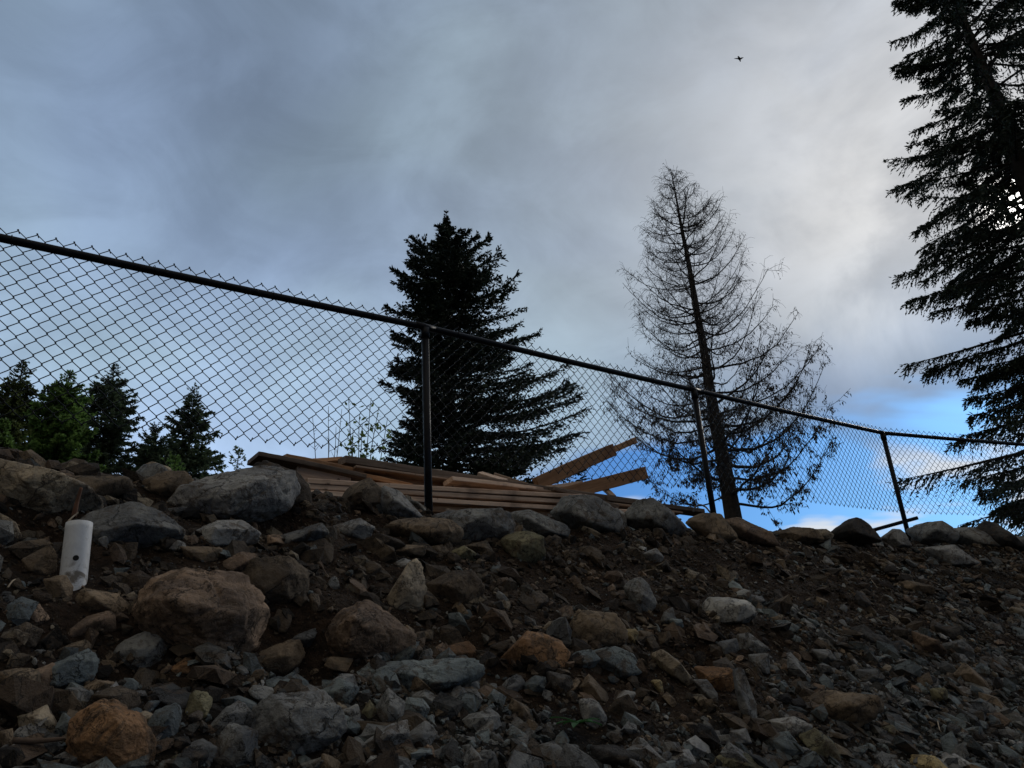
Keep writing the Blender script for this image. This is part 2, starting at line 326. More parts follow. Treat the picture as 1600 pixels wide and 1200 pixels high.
COL = {'g': (.20, .20, .19), 'G': (.28, .275, .26), 'b': (.165, .19, .19), 't': (.34, .28, .20), 'r': (.25, .175, .12), 'n': (.20, .15, .10),
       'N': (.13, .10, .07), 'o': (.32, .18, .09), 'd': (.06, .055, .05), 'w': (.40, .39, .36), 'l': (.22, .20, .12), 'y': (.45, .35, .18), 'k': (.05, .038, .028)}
ROCKS = [
# polygon | colour | name | label
("0,714 22,733 60,765 120,773 150,798 148,808 100,806 60,814 35,806 0,780","t","boulder","long pale tan boulder with a ragged face at the far left of the crest"),
("0,800 12,812 34,850 12,860 0,858","t","stone","tan wedge of stone cut by the left edge, under the pale boulder"),
("78,746 120,744 198,749 202,765 165,780 130,770 85,756","N","stone_slab","flat dark slab lying level on the crest below the green trees"),
("228,765 232,748 262,737 285,740 300,752 290,775 250,786","n","stone","blocky brown stone between the flat dark slab and the big grey boulder"),
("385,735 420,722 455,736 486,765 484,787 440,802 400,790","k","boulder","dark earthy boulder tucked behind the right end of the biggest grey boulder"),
("268,792 298,757 345,745 400,731 452,742 467,766 443,798 402,816 345,823 300,816","G","boulder","biggest grey boulder on the crest, left of the lumber pile"),
("118,818 160,794 205,789 235,800 279,836 266,856 225,862 190,864 150,846","g","boulder","rounded grey boulder directly right of the white pipe"),
("302,832 340,815 375,817 402,834 396,850 350,859 315,849","G","stone","oval grey stone just under the biggest grey boulder"),
("286,853 345,858 335,882 300,878","n","stone","flat pale brown stone below the oval grey stone"),
("40,872 75,855 84,868 83,900 70,906 46,892","n","stone","small brown block standing left of the white pipe"),
("125,945 128,925 136,918 180,931 203,957 190,966 150,958","n","stone","brown wedge stone just below the foot of the white pipe"),
("215,935 248,903 300,895 372,910 408,958 405,988 372,1026 335,1037 298,1030 252,1002 225,972","r","boulder","large red-brown boulder with a worn face in the left half of the bank"),
("372,900 400,876 450,874 480,902 472,935 432,952 400,950 384,928","N","boulder","dark brown boulder half sunk right of the large red-brown one"),
("72,905 100,900 110,920 106,942 84,938","n","stone","small brown stone leaning at the pipe's lower left"),
("78,990 125,968 165,961 175,971 171,991 120,1003 88,998","r","stone","flat rusty stone under the brown wedge stone"),
("175,1016 200,1000 226,991 246,1004 255,1018 251,1046 230,1053 200,1046","g","stone","round-shouldered dark grey stone in the hollow left of the large red-brown boulder"),
("60,1045 90,1036 120,1028 131,1022 151,1036 141,1050 139,1066 100,1077","b","stone","blue-grey stone with a flat top near the left edge"),
("72,1026 130,1004 138,1019 92,1033","n","stone_slab","thin brown slab lying on the flat-topped blue-grey stone"),
("0,1046 45,1049 57,1060 59,1086 30,1099 0,1092","n","stone","squared brown block cut by the left edge"),
("58,1046 85,1038 96,1055 94,1078 70,1079 54,1066","r","stone","crumbly rust-red stone between the squared block and the blue-grey stone"),
("32,1113 70,1107 86,1140 80,1151 50,1149 37,1131","t","stone","light tan stone at the lower left, left of the big orange one"),
("122,1118 148,1100 175,1099 192,1117 217,1135 230,1160 230,1197 212,1216 150,1216 125,1182 117,1148","o","boulder","big orange-brown stone at the bottom left"),
("148,1082 185,1074 211,1089 214,1105 195,1121 172,1106","N","stone","brown stone peeking up behind the big orange one"),
("230,1133 245,1112 275,1104 281,1125 268,1159 245,1163 227,1148","b","stone","rounded blue-grey stone right of the big orange one"),
("300,1081 318,1083 329,1098 325,1115 299,1136 289,1122 297,1105","l","stone","upright olive stone above the bottom edge"),
("88,1138 100,1115 115,1128 119,1146 97,1157","b","stone","dark upright stone squeezed against the left side of the big orange one"),
("324,1137 355,1108 372,1101 393,1120 396,1141 375,1161 340,1162","g","stone_slab","tilted grey slab right of the upright olive stone"),
("335,1192 345,1150 360,1132 385,1145 399,1151 396,1202 345,1204","g","stone","grey three-cornered stone at the bottom edge below the tilted slab"),
("268,1181 285,1165 315,1160 336,1176 335,1196 300,1197","g","stone","flat grey stone at the bottom, left of the three-cornered one"),
("255,1206 260,1190 275,1180 300,1182 314,1202","l","stone","greenish stone on the bottom edge, right of the big orange one"),
("0,1143 18,1142 19,1170 0,1173","n","stone","small brown stone on the left edge below the squared block"),
("268,1043 290,1030 311,1040 309,1056 290,1061 274,1053","o","stone","small orange stone at the foot of the large red-brown boulder"),
("200,1121 225,1112 241,1122 226,1131 206,1129","t","stone","small beige chip between the big orange and the rounded blue-grey stone"),
("99,1181 125,1172 136,1185 126,1199 101,1197","g","stone","small grey stone in the bottom left rubble"),
("128,1073 150,1063 181,1072 166,1083 136,1086","n","stone","low brown stone above the brown stone behind the big orange one"),
("345,880 375,864 402,870 397,892 360,901","r","stone","reddish lump between the oval grey stone and the dark brown boulder"),
("438,836 500,819 512,835 480,851 445,851","g","stone","smooth grey stone half buried in red soil right of the biggest boulder"),
("30,952 60,947 73,970 52,980 34,972","r","stone","reddish stone in the soil left of the pipe's foot"),
("10,985 40,975 62,990 50,1012 18,1010","N","stone","dark brown stone near the left edge above the squared block"),
("376,1036 405,1020 462,1002 475,1035 440,1055 405,1064 384,1056","n","stone","brown brick-shaped stone under the hollow"),
("513,988 540,955 575,944 602,960 642,995 643,1016 600,1036 560,1041 528,1018","r","boulder","rough reddish boulder in the middle of the bank"),
("600,942 622,915 640,880 655,874 663,920 659,950 652,963 635,950 615,946","t","stone","tall pointed tan stone standing upright in mid bank"),
("668,913 710,893 742,895 753,920 746,951 710,949 680,932","N","stone_slab","dark triangular slab right of the tall pointed stone"),
("680,1029 700,1010 730,1004 748,1020 736,1036 700,1039","o","stone","small rusty stone above the long slate slab"),
("573,1048 600,1036 640,1052 690,1045 745,1034 758,1045 752,1061 700,1077 620,1087 580,1067","b","stone_slab","long slate-blue slab lying level in the lower middle"),
("404,1106 430,1090 500,1091 530,1119 536,1150 505,1166 445,1187 408,1181 399,1142","g","boulder","large rough broken grey stone at the bottom, left of centre"),
("534,1111 560,1103 563,1130 541,1141","g","stone","squarish grey stone against the right side of the large broken one"),
("457,1091 484,1071 505,1085 492,1099","g","stone","small grey stone on top of the large broken one"),
("500,1082 530,1062 559,1078 546,1099 520,1106","b","stone","grey stone below the left end of the long slate slab"),
("586,1106 607,1079 631,1100 626,1131 600,1136","g","stone","pointed grey stone under the long slate slab"),
("562,1118 577,1096 588,1110 586,1122 571,1128","l","stone","small olive cone-shaped stone beside the pointed grey one"),
("627,1110 640,1092 660,1095 671,1110 661,1128 638,1129","b","stone","round dark teal stone right of the pointed grey one"),
("640,1087 665,1080 690,1094 691,1110 670,1112 650,1097","g","stone","grey stone above the round teal one"),
("558,1166 610,1135 635,1131 637,1150 606,1186 580,1176","G","stone_slab","flat diamond-shaped grey slab at the bottom centre"),
("637,1150 665,1130 683,1148 660,1166 630,1176","g","stone_slab","grey slab overlapping the right corner of the diamond-shaped one"),
("565,1210 570,1195 580,1183 600,1185 607,1210","w","stone","pale bluish stone cut by the bottom edge under the diamond-shaped slab"),
("464,1193 505,1185 521,1195 500,1206 470,1205","g","stone_slab","flat grey slab on the bottom edge below the large broken stone"),
("700,1210 720,1190 735,1168 755,1190 765,1210","g","stone","fin-shaped grey stone on the bottom edge"),
("679,1087 718,1075 738,1083 735,1089 700,1099 681,1097","g","stone","long low grey stone under the right end of the slate slab"),
("778,1036 800,1015 825,989 865,994 886,1014 881,1041 840,1049 798,1043","o","boulder","rough orange-brown stone right of the bank's middle"),
("880,1010 894,975 905,957 960,961 978,987 978,1006 930,1016 890,1016","n","boulder","flat-topped brown stone right of the rough orange-brown one"),
("976,985 998,984 994,1006 980,1009","y","stone","bright yellowish chip at the right end of the flat-topped brown stone"),
("998,986 1018,990 1029,1010 1018,1021 1000,1007","N","stone","dark brown stone beside the bright yellowish chip"),
("890,1032 900,1020 925,1017 936,1030 926,1043 896,1051","b","stone","knobbly slate-blue stone under the flat-topped brown one"),
("929,1020 960,1014 986,1020 1001,1045 985,1056 955,1061 925,1045","b","stone","larger slate-blue stone touching the knobbly one"),
("1094,962 1105,938 1140,936 1173,940 1177,955 1165,969 1130,976 1104,976","w","stone","whitish stone with an orange stain, alone on the right of the bank"),
("974,916 1000,904 1012,914 1026,945 1010,959 990,946","g","stone","grey stone with a pale face high on the bank, right of centre"),
("1017,1026 1035,1019 1060,1034 1086,1065 1075,1069 1040,1051","t","stone_slab","long tan shard sloping down to the right"),
("1084,1066 1105,1064 1121,1085 1119,1097 1096,1086","g","stone_slab","thin grey shard at the lower end of the long tan one"),
("1085,1046 1115,1049 1145,1044 1149,1065 1135,1081 1099,1071","o","stone","golden-brown block right of the long tan shard"),
("1146,1051 1160,1047 1179,1095 1182,1131 1168,1116 1150,1077","g","stone_slab","dark bar-shaped stone leaning on the golden-brown block"),
("1121,1006 1150,998 1153,1015 1125,1028","g","stone","small grey stone in the dark hollow above the golden-brown block"),
("1153,996 1170,991 1198,1010 1192,1021 1155,1026","g","stone","grey wedge under the whitish stone"),
("1171,1026 1200,1021 1201,1051 1178,1053","g","stone","squared grey stone below the grey wedge"),
("905,1096 933,1096 946,1120 943,1141 925,1136 909,1116","G","stone_slab","pale grey shard behind the small green weed"),
("902,1081 920,1056 946,1080 951,1096 930,1099 907,1091","n","stone","brownish stone above the pale grey shard by the weed"),
("954,1096 975,1080 993,1082 986,1096 965,1103","G","stone","small light grey stone right of the brownish one above the weed"),
("817,1071 835,1057 851,1060 856,1081 830,1086","b","stone","dark bluish stone below the rough orange-brown one"),
("1033,1186 1050,1175 1075,1172 1087,1190 1075,1202 1044,1200","w","stone","pale stone on the bottom edge, right of centre"),
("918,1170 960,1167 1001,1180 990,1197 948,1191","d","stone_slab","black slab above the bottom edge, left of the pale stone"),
("1108,1212 1125,1186 1165,1179 1197,1200 1197,1214","l","boulder","mossy stone rising from the bottom edge"),
("795,1110 801,1094 816,1110 836,1131 815,1130","n","stone_slab","narrow brownish shard near the bottom centre"),
("854,1050 890,1058 896,1080 880,1086 860,1072","d","stone","dark stone just right of the bluish one"),
("1017,1065 1033,1062 1037,1086 1028,1081","y","stone","small yellow shard below the long tan shard"),
("1139,1146 1165,1139 1173,1158 1150,1166","G","stone","light grey stone near the bottom, above the mossy one"),
("1029,976 1050,949 1056,970 1040,978","g","stone","thin grey stone between the flat-topped brown and the whitish stone"),
("1253,1099 1295,1085 1360,1082 1368,1095 1360,1113 1330,1131 1305,1134 1270,1121","n","boulder","large smooth-faced slab standing out at the lower right"),
("1198,1131 1240,1121 1266,1130 1250,1151 1215,1141","G","stone_slab","light grey slab left of the large smooth-faced one"),
("1251,1156 1275,1142 1300,1158 1312,1181 1290,1187 1270,1166","l","stone_slab","curved olive slab under the large smooth-faced one"),
("1200,1156 1230,1145 1252,1170 1247,1187 1198,1187","b","stone","bluish stone near the bottom, left of the curved olive slab"),
("1425,1206 1430,1186 1460,1182 1482,1200 1470,1212","y","stone_slab","yellow-brown slab on the bottom edge at the right"),
("1464,981 1500,977 1503,999 1475,1001","d","stone","dark square stone on the right part of the bank"),
("1474,1011 1505,999 1521,1018 1515,1029 1485,1029","g","stone","grey stone below the dark square one"),
("1494,1061 1510,1039 1536,1060 1547,1079 1520,1079","n","stone_slab","tilted brownish shard at the right, below the grey stone"),
("1454,1079 1478,1074 1479,1088 1460,1099","l","stone","small light olive stone left of the tilted brownish shard"),
("1333,986 1350,979 1381,1000 1387,1016 1350,1006","d","stone_slab","dark sloping slab on the right half of the bank"),
("1379,1141 1395,1134 1413,1155 1400,1157","l","stone","pale slim shard right of the large smooth-faced slab"),
("1429,991 1450,999 1476,1015 1460,1023 1432,1011","r","stone_slab","reddish slab left of the dark square stone"),
("1339,1051 1370,1045 1381,1058 1360,1071 1340,1066","g","stone","grey stone above the large smooth-faced slab"),
("1579,950 1603,951 1603,966 1580,963","t","stone","small tan stone at the right edge"),
("1404,916 1420,909 1460,914 1456,926 1410,926","n","stone_slab","low brown slab below the rightmost fence post"),
("1364,1156 1395,1159 1401,1171 1370,1172","g","stone","small grey stone near the bottom right, left of the yellow-brown slab"),
("1269,1018 1295,1015 1306,1030 1285,1036","g","stone","small grey stone in the rubble above and left of the large smooth-faced slab"),
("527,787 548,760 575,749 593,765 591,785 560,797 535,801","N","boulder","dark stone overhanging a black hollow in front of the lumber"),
("589,782 600,760 625,769 646,800 662,811 630,817 604,813","G","boulder","pale grey peaked stone just left of the nearest fence post"),
("599,817 655,810 700,815 721,830 716,851 690,856 640,846 605,831","n","stone_slab","thick brown slab with a broken right end under the nearest fence post"),
("677,807 720,798 780,797 801,810 809,836 780,851 735,842 712,823","g","boulder","broad smooth grey boulder right of the nearest fence post"),
("516,822 560,811 582,825 577,843 530,840","G","stone_slab","flat light grey stone below the black hollow"),
("568,851 590,834 620,844 632,853 600,866 573,866","k","stone","blackish stone under the left end of the thick brown slab"),
("596,859 620,852 664,854 661,869 620,873","n","stone_slab","thin flat slab under the thick brown one"),
("664,856 690,852 701,862 690,873 664,871","N","stone","small dark stone right of the thin flat slab"),
("699,863 725,854 746,868 741,876 710,874","l","stone","olive stone below the broken end of the thick brown slab"),
("614,881 630,873 645,878 631,894 617,891","G","stone","small light stone at the tip of the tall pointed one"),
("727,853 760,846 771,865 745,872","N","stone","dark stone below the broad smooth boulder"),
("799,803 830,799 886,822 891,836 850,842 808,836","g","boulder","jagged grey stone between the broad smooth boulder and the peaked one"),
("779,842 820,831 847,840 851,866 830,881 793,871","l","boulder","olive-grey stone below the jagged grey one"),
("864,802 880,780 910,774 937,780 971,805 974,831 920,837 888,826","g","boulder","tall peaked grey boulder on the crest under the raised beams"),
("971,811 1000,785 1020,781 1046,799 1072,826 1050,840 1000,832","g","boulder","grey peaked boulder right of the tallest crest boulder"),
("1072,817 1100,804 1126,804 1150,835 1131,847 1100,840","n","boulder","brown-grey boulder at the foot of the second fence post"),
("1134,817 1155,811 1201,830 1217,851 1190,854 1158,836","r","stone_slab","reddish slab right of the second fence post's foot"),
("1004,866 1025,857 1036,870 1031,881 1009,882","G","stone","round pale stone in the brown soil below the grey peaked boulder"),
("1210,837 1240,825 1270,825 1283,840 1250,852 1220,852","n","boulder","low brown boulder under the dead tree's right side"),
("1268,829 1290,827 1302,835 1296,846 1270,843","t","stone","small tan stone between the low brown and the black-topped boulder"),
("1298,838 1325,815 1340,809 1356,820 1372,841 1340,850 1308,847","d","boulder","black-topped rounded boulder left of the rightmost fence post"),
("1373,847 1395,828 1408,827 1420,850 1395,857","G","stone","pointed grey stone at the foot of the rightmost fence post"),
("1418,834 1450,818 1470,814 1492,830 1487,842 1440,850","g","boulder","humped dark boulder right of the rightmost fence post"),
("1483,832 1520,826 1545,834 1568,850 1530,857 1488,852","g","boulder","long low boulder between the humped and the knobbed one near the right edge"),
("1530,832 1545,818 1560,821 1582,840 1603,858 1560,862 1535,847","d","boulder","black knobbed boulder near the right edge of the crest"),
("1574,840 1605,838 1605,864 1580,862","g","boulder","grey boulder cut by the right edge on the crest"),
("1448,861 1490,852 1522,875 1500,882 1480,887 1455,872","G","stone_slab","pale furrowed slab below the long low boulder"),
]
HERO_POLY = []
LIGHT_UP = np.array([0, 0, 1.0])
def hero_rock(i, row):
    pts, ck, nm, lab = row
    P = np.array([[float(a) for a in q.split(',')] for q in pts.split()])
    S_ = sorted(map(tuple, P))                     # convex outline
    def half(seq):
        o_ = []
        for q in seq:
            while len(o_) > 1 and (o_[-1][0]-o_[-2][0])*(q[1]-o_[-2][1])-(o_[-1][1]-o_[-2][1])*(q[0]-o_[-2][0]) <= 0: o_.pop()
            o_.append(q)
        return o_[:-1]
    P = np.array(half(S_)+half(S_[::-1]))
    c = (P.min(0)+P.max(0))/2; wpx, hpx = np.ptp(P, axis=0)
    HERO_POLY.append((c, wpx/2, hpx/2))
    r = random.Random(100+i); nr = np.random.default_rng(100+i)
    db = hit(c[0], min(P[:, 1].max()-.10*hpx, 1260))
    if db is None: db = hit(c[0], P[:, 1].max()+8) or 8.0
    v = ray(*c); vn = v/np.linalg.norm(v)
    f_ax = fw@v                                     # view-axis depth per unit horizontal distance
    sc = db*f_ax/F                                  # metres per pixel
    dep = sc*math.sqrt(wpx*hpx)/2*r.uniform(.85, 1.15)
    D_ = db+dep*.32/np.linalg.norm(v)
    sc = D_*f_ax/F; cen = v*D_
    R = np.cross(vn, CU); R /= np.linalg.norm(R); U = np.cross(R, vn)
    # corner points: the outline, a broken front with a ridge, and a blunter back; their hull has flat faces and hard edges
    Q = (P-c)*np.array([1, -1])*sc; hw, hh = sc*wpx/2, sc*hpx/2; pts3 = []
    for q in Q:
        pts3.append(q[0]*R+q[1]*U-vn*nr.uniform(-.22, .18)*dep)
    up_ = nr.uniform(.15, .5); xr = nr.uniform(-.45, .45)
    def put_(x, y, z): pts3.append(x*hw*R+y*hh*U-vn*z*dep)
    put_(xr, up_, nr.uniform(.75, 1.05)); put_(xr+nr.uniform(.25, .5)*(1 if xr < 0 else -1), up_-nr.uniform(.1, .5), nr.uniform(.65, 1.0))
    put_(nr.uniform(-.5, .5), -nr.uniform(.35, .6), nr.uniform(.45, .9))
    if hpx > 60: put_(nr.uniform(-.7, .7), nr.uniform(-.3, .3), nr.uniform(.6, .8))
    for k in range(4): put_(nr.uniform(-.55, .55), nr.uniform(-.55, .55), -nr.uniform(.6, 1.0))
    N, h = hull_planes(pts3)
    # round corners pull the outline in: compensate
    big = wpx*hpx > 5000
    sub = 6 if wpx*hpx > 9000 else (5 if wpx*hpx > 900 else 4)
    st = nr.normal(size=3); st[2] += 1.5; st /= np.linalg.norm(st)
    V, Fc = poly_rock(N, h, sub, p=22, amp=.085 if big else .06, seed=i+1, size=sc*math.sqrt(wpx*hpx)/2, strata=st if r.random() < .7 else None, ns=1.6 if big else 1.3, view=vn)
    V = V*1.14
    o = meshnp(nm, V, [Fc], M_rock, smooth=True, loc=cen)
    cc = np.array(COL[ck])*r.uniform(.88, 1.12); o.color = (*cc, 1)
    tag(o, lab, 'boulder' if nm == 'boulder' else 'rock')
for i, row in enumerate(ROCKS): hero_rock(i, row)

# loose stones, a few dozen shapes copied
protos = []
for k in range(16):
    nr = np.random.default_rng(500+k); nN = 6
    q_ = nr.uniform(-1, 1, size=(10, 3)); q_ /= np.maximum(.35, np.abs(q_).max(1))[:, None]; q_ *= nr.uniform(.7, 1.0, (10, 1)); q_ -= q_.mean(0)
    N, h = hull_planes(q_); h = np.maximum(h, .22); fl = nr.uniform(.4, .85)
    V, Fc = poly_rock(N, h, 4, p=18, amp=.055, seed=k+300, size=1.0, strata=np.array([0, 0, 1.]), ns=1.5)
    V = V*np.array([1, nr.uniform(.6, .9), fl])
    o = meshnp('loose_stone', V, [Fc], M_rock, smooth=True); protos.append(o)
def hero_free(px, py, m=1.0):
    for c, a, b in HERO_POLY:
        if ((px-c[0])/a)**2+((py-c[1])/b)**2 < m: return False
    return True
def toPix(X):
    X = np.asarray(X); d = X@fw; return np.stack([800+F*(X@CR)/d, 600-F*(X@CU)/d], -1), d
cand = []
while len(cand) < 290:
    px, py = rnd.uniform(-20, 1620), rnd.uniform(850, 1215)
    if not hero_free(px, py, .8): continue
    up_ = (py < 960) and px < 1000
    if up_ and rnd.random() < .55: continue
    d = hit(px, py)
    if d is None: continue
    big = rnd.random()**2.2
    sz = (8+22*big)*(1.0 if px < 900 else .66)*(1 if py > 940 else .75)      # half length in photo pixels
    if any((px-a)**2+((py-b)*1.5)**2 < (.66*(sz+s2))**2 for a, b, s2 in cand): continue
    cand.append((px, py, sz))
GREYC = ['g', 'b', 'b', 'g', 'G', 'g', 'd', 'g', 'b', 'N']; BRC = ['n', 'r', 'N', 'n', 'N', 'g', 'N', 'n', 'r']
for k, (px, py, sz) in enumerate(cand):
    d = hit(px, py); v = ray(px, py); X = v*d; s = sz*d*(fw@v)/F
    lw_ = float(soiltone(np.array([X[0]]), np.array([X[1]]))[0])
    ck = rnd.choice(GREYC) if rnd.random() < .15+.8*lw_ else rnd.choice(BRC)
    if k < len(protos): o = protos[k]
    else: o = protos[k % len(protos)].copy(); C.objects.link(o)
    o.scale = (s*rnd.uniform(.9, 1.15), s*rnd.uniform(.8, 1.1), s*rnd.uniform(.7, 1.1))
    n = Vector((.43+rnd.gauss(0, .3), -.5+rnd.gauss(0, .3), .8)).normalized()
    o.rotation_mode = 'QUATERNION'; o.rotation_quaternion = n.to_track_quat('Z', 'Y') @ Quaternion((0, 0, 1), rnd.uniform(0, 6.28))
    zg = float(Hmap(X[0], X[1])); o.location = (X[0], X[1], zg+s*.22)
    cc = np.array(COL[ck])*rnd.uniform(.75, 1.15); o.color = (*cc, 1)
    cw = {'g': 'grey', 'G': 'light grey', 'b': 'blue-grey', 'n': 'brown', 'N': 'dark brown', 'd': 'blackish', 'r': 'reddish', 'o': 'orange-brown', 't': 'tan'}[ck]
    col_ = ['at the far left', 'in the left part', 'left of the middle', 'right of the middle', 'in the right part', 'at the far right'][min(5, max(0, int(px/267)))]
    row_ = ['high on the bank', 'halfway up the bank', 'low on the bank', 'along the bottom edge'][0 if py < 930 else 1 if py < 1030 else 2 if py < 1130 else 3]
    sz_ = 'tiny' if sz < 8 else 'small' if sz < 12 else 'medium-sized'
    tag(o, f'{sz_} broken {cw} stone {row_}, {col_} of the photo', 'rock', 'loose broken stones scattered over the bank')

# stones heaped behind the crest line, closing the gaps between the big ones
for k in range(54):
    xx = rnd.uniform(.2, 7.6) if k < 44 else rnd.uniform(-1.8, .2); yy = float(np.interp(xx, CX, CY))+rnd.uniform(-.02, .25); s = rnd.uniform(.07, .15)
    if k < 12: xx = 4.1+k*.32; yy = float(np.interp(xx, CX, CY))+.12; s = rnd.uniform(.11, .15)
    o = protos[rnd.randrange(16)].copy(); C.objects.link(o); o.scale = (s, s*.85, s*.8)
    n = Vector((rnd.gauss(0, .3), rnd.gauss(0, .3), 1)).normalized(); o.rotation_mode = 'QUATERNION'
    o.rotation_quaternion = n.to_track_quat('Z', 'Y') @ Quaternion((0, 0, 1), rnd.uniform(0, 6.28))
    o.location = (xx, yy, float(Hmap(xx, yy))+s*.35); ck = rnd.choice('gnNgdtG'); o.color = (*(np.array(COL[ck])*rnd.uniform(.7, 1)), 1)
    cw = {'g': 'grey', 'G': 'light grey', 'n': 'brown', 'N': 'dark brown', 'd': 'blackish', 't': 'tan'}[ck]
    wh = 'left of the lumber pile' if xx < -.9 else 'in front of the lumber pile' if xx < 1.3 else 'near the second fence post' if xx < 2.6 else 'left of the rightmost fence post' if xx < 3.8 else 'right of the rightmost fence post'
    tag(o, f'{cw} filler stone low on the crest {wh}', 'rock', 'stones heaped along the crest behind the boulders')

# crushed stone between them: too many to count
def rubble(name, n, smin, smax, seed, colf, power=2.5, flat=(.22, .65)):
    nr = np.random.default_rng(seed)
    d0, f0 = ICO1
    x = []; 
    got = 0
    while got < n:
        X = nr.uniform(-3.8, 9.6, n); Y = nr.uniform(1.2, 10, n)
        Z = Hmap(X, Y); P = np.stack([X, Y, Z], 1); px, dd = toPix(P)
        yc = np.interp(X, CX, CY); s = (yc-Y)*.78
        ok = (px[:, 0] > -260) & (px[:, 0] < 2050) & (px[:, 1] < 1420) & (s > -.5) & (dd > 1)
        keep = colf(X, Y, nr)
        if smax > .06: ok &= ~((px[:, 0] > 70) & (px[:, 0] < 165) & (px[:, 1] > 850) & (px[:, 1] < 975)) & ~((abs(px[:, 0]-905) < 45) & (abs(px[:, 1]-1150) < 40))      # kept clear of the pipe's foot and the weed
        ok &= nr.random(n) < keep
        x.append(P[ok]); got += ok.sum()
    P = np.concatenate(x)[:n]; m = len(P)
    sz = smin*(1-nr.random(m)*(1-(smin/smax)**power))**(-1/power)
    V = np.repeat(d0[None], m, 0)*nr.uniform(.72, 1.12, (m, len(d0), 1))
    # clip to random slabs to get flat faces
    for q in range(4):
        nn = nr.normal(size=(m, 1, 3)); nn /= np.linalg.norm(nn, axis=2, keepdims=True); lim = nr.uniform(.22, .58, (m, 1, 1))
        pr = (V*nn).sum(2, keepdims=True); V = V-nn*np.maximum(0, pr-lim)
    V = V*np.stack([np.ones(m), nr.uniform(.5, .95, m), nr.uniform(*flat, m)], 1)[:, None]*sz[:, None, None]
    zax = np.stack([.43+nr.normal(0, .5, m), -.5+nr.normal(0, .5, m), np.full(m, .8)], 1); zax /= np.linalg.norm(zax, axis=1)[:, None]
    r_ = nr.normal(size=(m, 3)); xa = np.cross(zax, r_); xa /= np.linalg.norm(xa, axis=1)[:, None]; ya = np.cross(zax, xa)
    V = V[..., :1]*xa[:, None]+V[..., 1:2]*ya[:, None]+V[..., 2:]*zax[:, None]+P[:, None]+np.array([0, 0, 1])*sz[:, None, None]*.15
    Fc = (f0[None]+(np.arange(m)*len(d0))[:, None, None]).reshape(-1, 3)
    lw_ = soiltone(P[:, 0], P[:, 1])
    pal_g = np.array([COL[k] for k in 'gbbGdgnbgb']); pal_b = np.array([COL[k] for k in 'nrNnkrtNNk'])*.62
    isg = nr.random(m) < .1+.85*lw_
    col = np.where(isg[:, None], pal_g[nr.integers(0, 10, m)], pal_b[nr.integers(0, 10, m)])*nr.uniform(.20, 1.25, (m, 1))
    return tag(meshnp(name, V.reshape(-1, 3), [Fc], M_rub, col=np.repeat(col, len(d0), 0)), None, None, None, 'stuff')
ICO1 = icos(1); ICO2 = ICO1
def dens_all(X, Y, nr):
    lw_ = soiltone(X, Y); P = np.stack([X, Y, np.zeros_like(X)], -1)
    return np.clip(.25+.75*lw_+.5*fbm(P*2.2, 2, 77), .05, 1)
def dens_blocks(X, Y, nr):
    P = np.stack([X, Y, np.zeros_like(X)], -1)
    return np.clip((1.6-X)/1.6, .06, 1)*np.clip(.55+.9*fbm(P*1.6, 2, 55), .03, 1)
def dens_soil(X, Y, nr): return np.ones_like(X)
o = rubble('rubble', 66000, .011, .10, 1, dens_all, power=1.95); tag(o, 'crushed grey and brown stone covering the bank', 'rubble')
o = rubble('broken_blocks', 1900, .028, .11, 7, dens_blocks, power=2.2, flat=(.35, .8)); tag(o, 'fist-sized broken blocks heaped between the larger stones', 'rubble')
o = rubble('grit', 85000, .0045, .014, 2, dens_soil, flat=(.5, .95)); tag(o, 'fine grit and clods of soil between the stones', 'grit')

# ------------------------------------------------------------------ chain-link fence
def paint_material():
    m, t, p = mat('black_coated_steel', .5, .12)
    co = t.n('ShaderNodeNewGeometry').outputs['Position']
    n = t.noise(co, 30, 5, .6)
    t.put(p.inputs['Base Color'], t.mix(t.smooth(n, .5, .75), (.006, .006, .008), (.018, .017, .016)))
    t.put(p.inputs['Roughness'], t.smooth(n, .3, .7, .3, .55))
    bump(t, p, t.noise(co, 220, 3, .6), .25, .002)
    return m
M_blk = paint_material()
fence = empty('chain_link_fence', P0, 'black chain-link fence running down the crest from left to right', 'fence')
FO = np.array(P0)
def fbuild(tb, name, smooth=True, m=None): return tb.build(name, m or M_blk, fence, smooth, FO)
PS = [P0, P1, P2, P3, P4, P5]
# one more span beyond the left edge
PS.insert(0, P0-(P1-P0)); PS[0][2] = .72
for Pp in PS[0:]:
    t = TB(); b = Pp+np.array([0, 0, -.30]); tp = Pp+np.array([0, 0, H-.012])
    t.tube([b, tp], .0232, 16); po = fbuild(t, 'fence_post')
    t = TB(); a = np.linspace(0, math.pi, 9)      # loop cap over the post
    t.tube([Pp+np.array([0, 0, H-.075]), Pp+np.array([0, 0, H-.005])], .0285, 16); fbuild(t, 'post_cap')
rails = TB(); RT = [p_+np.array([0, 0, H+.004]) for p_ in PS]
for a, b in zip(RT[:-1], RT[1:]):
    t = TB(); k = 14; u = np.linspace(0, 1, k)[:, None]; L = a*(1-u)+b*u
    L[:, 2] -= .006*np.sin(u[:, 0]*math.pi)
    t.tube(L, .0205, 14, cap=False); fbuild(t, 'top_rail')
for p_ in RT[1:-1]:
    t = TB(); a = (p_-RT[0]); dirn = (PS[2]-PS[1]); dirn[2] = 0; dirn /= np.linalg.norm(dirn)
    t.tube([p_-dirn*.07, p_+dirn*.07], .0225, 14); fbuild(t, 'rail_sleeve')
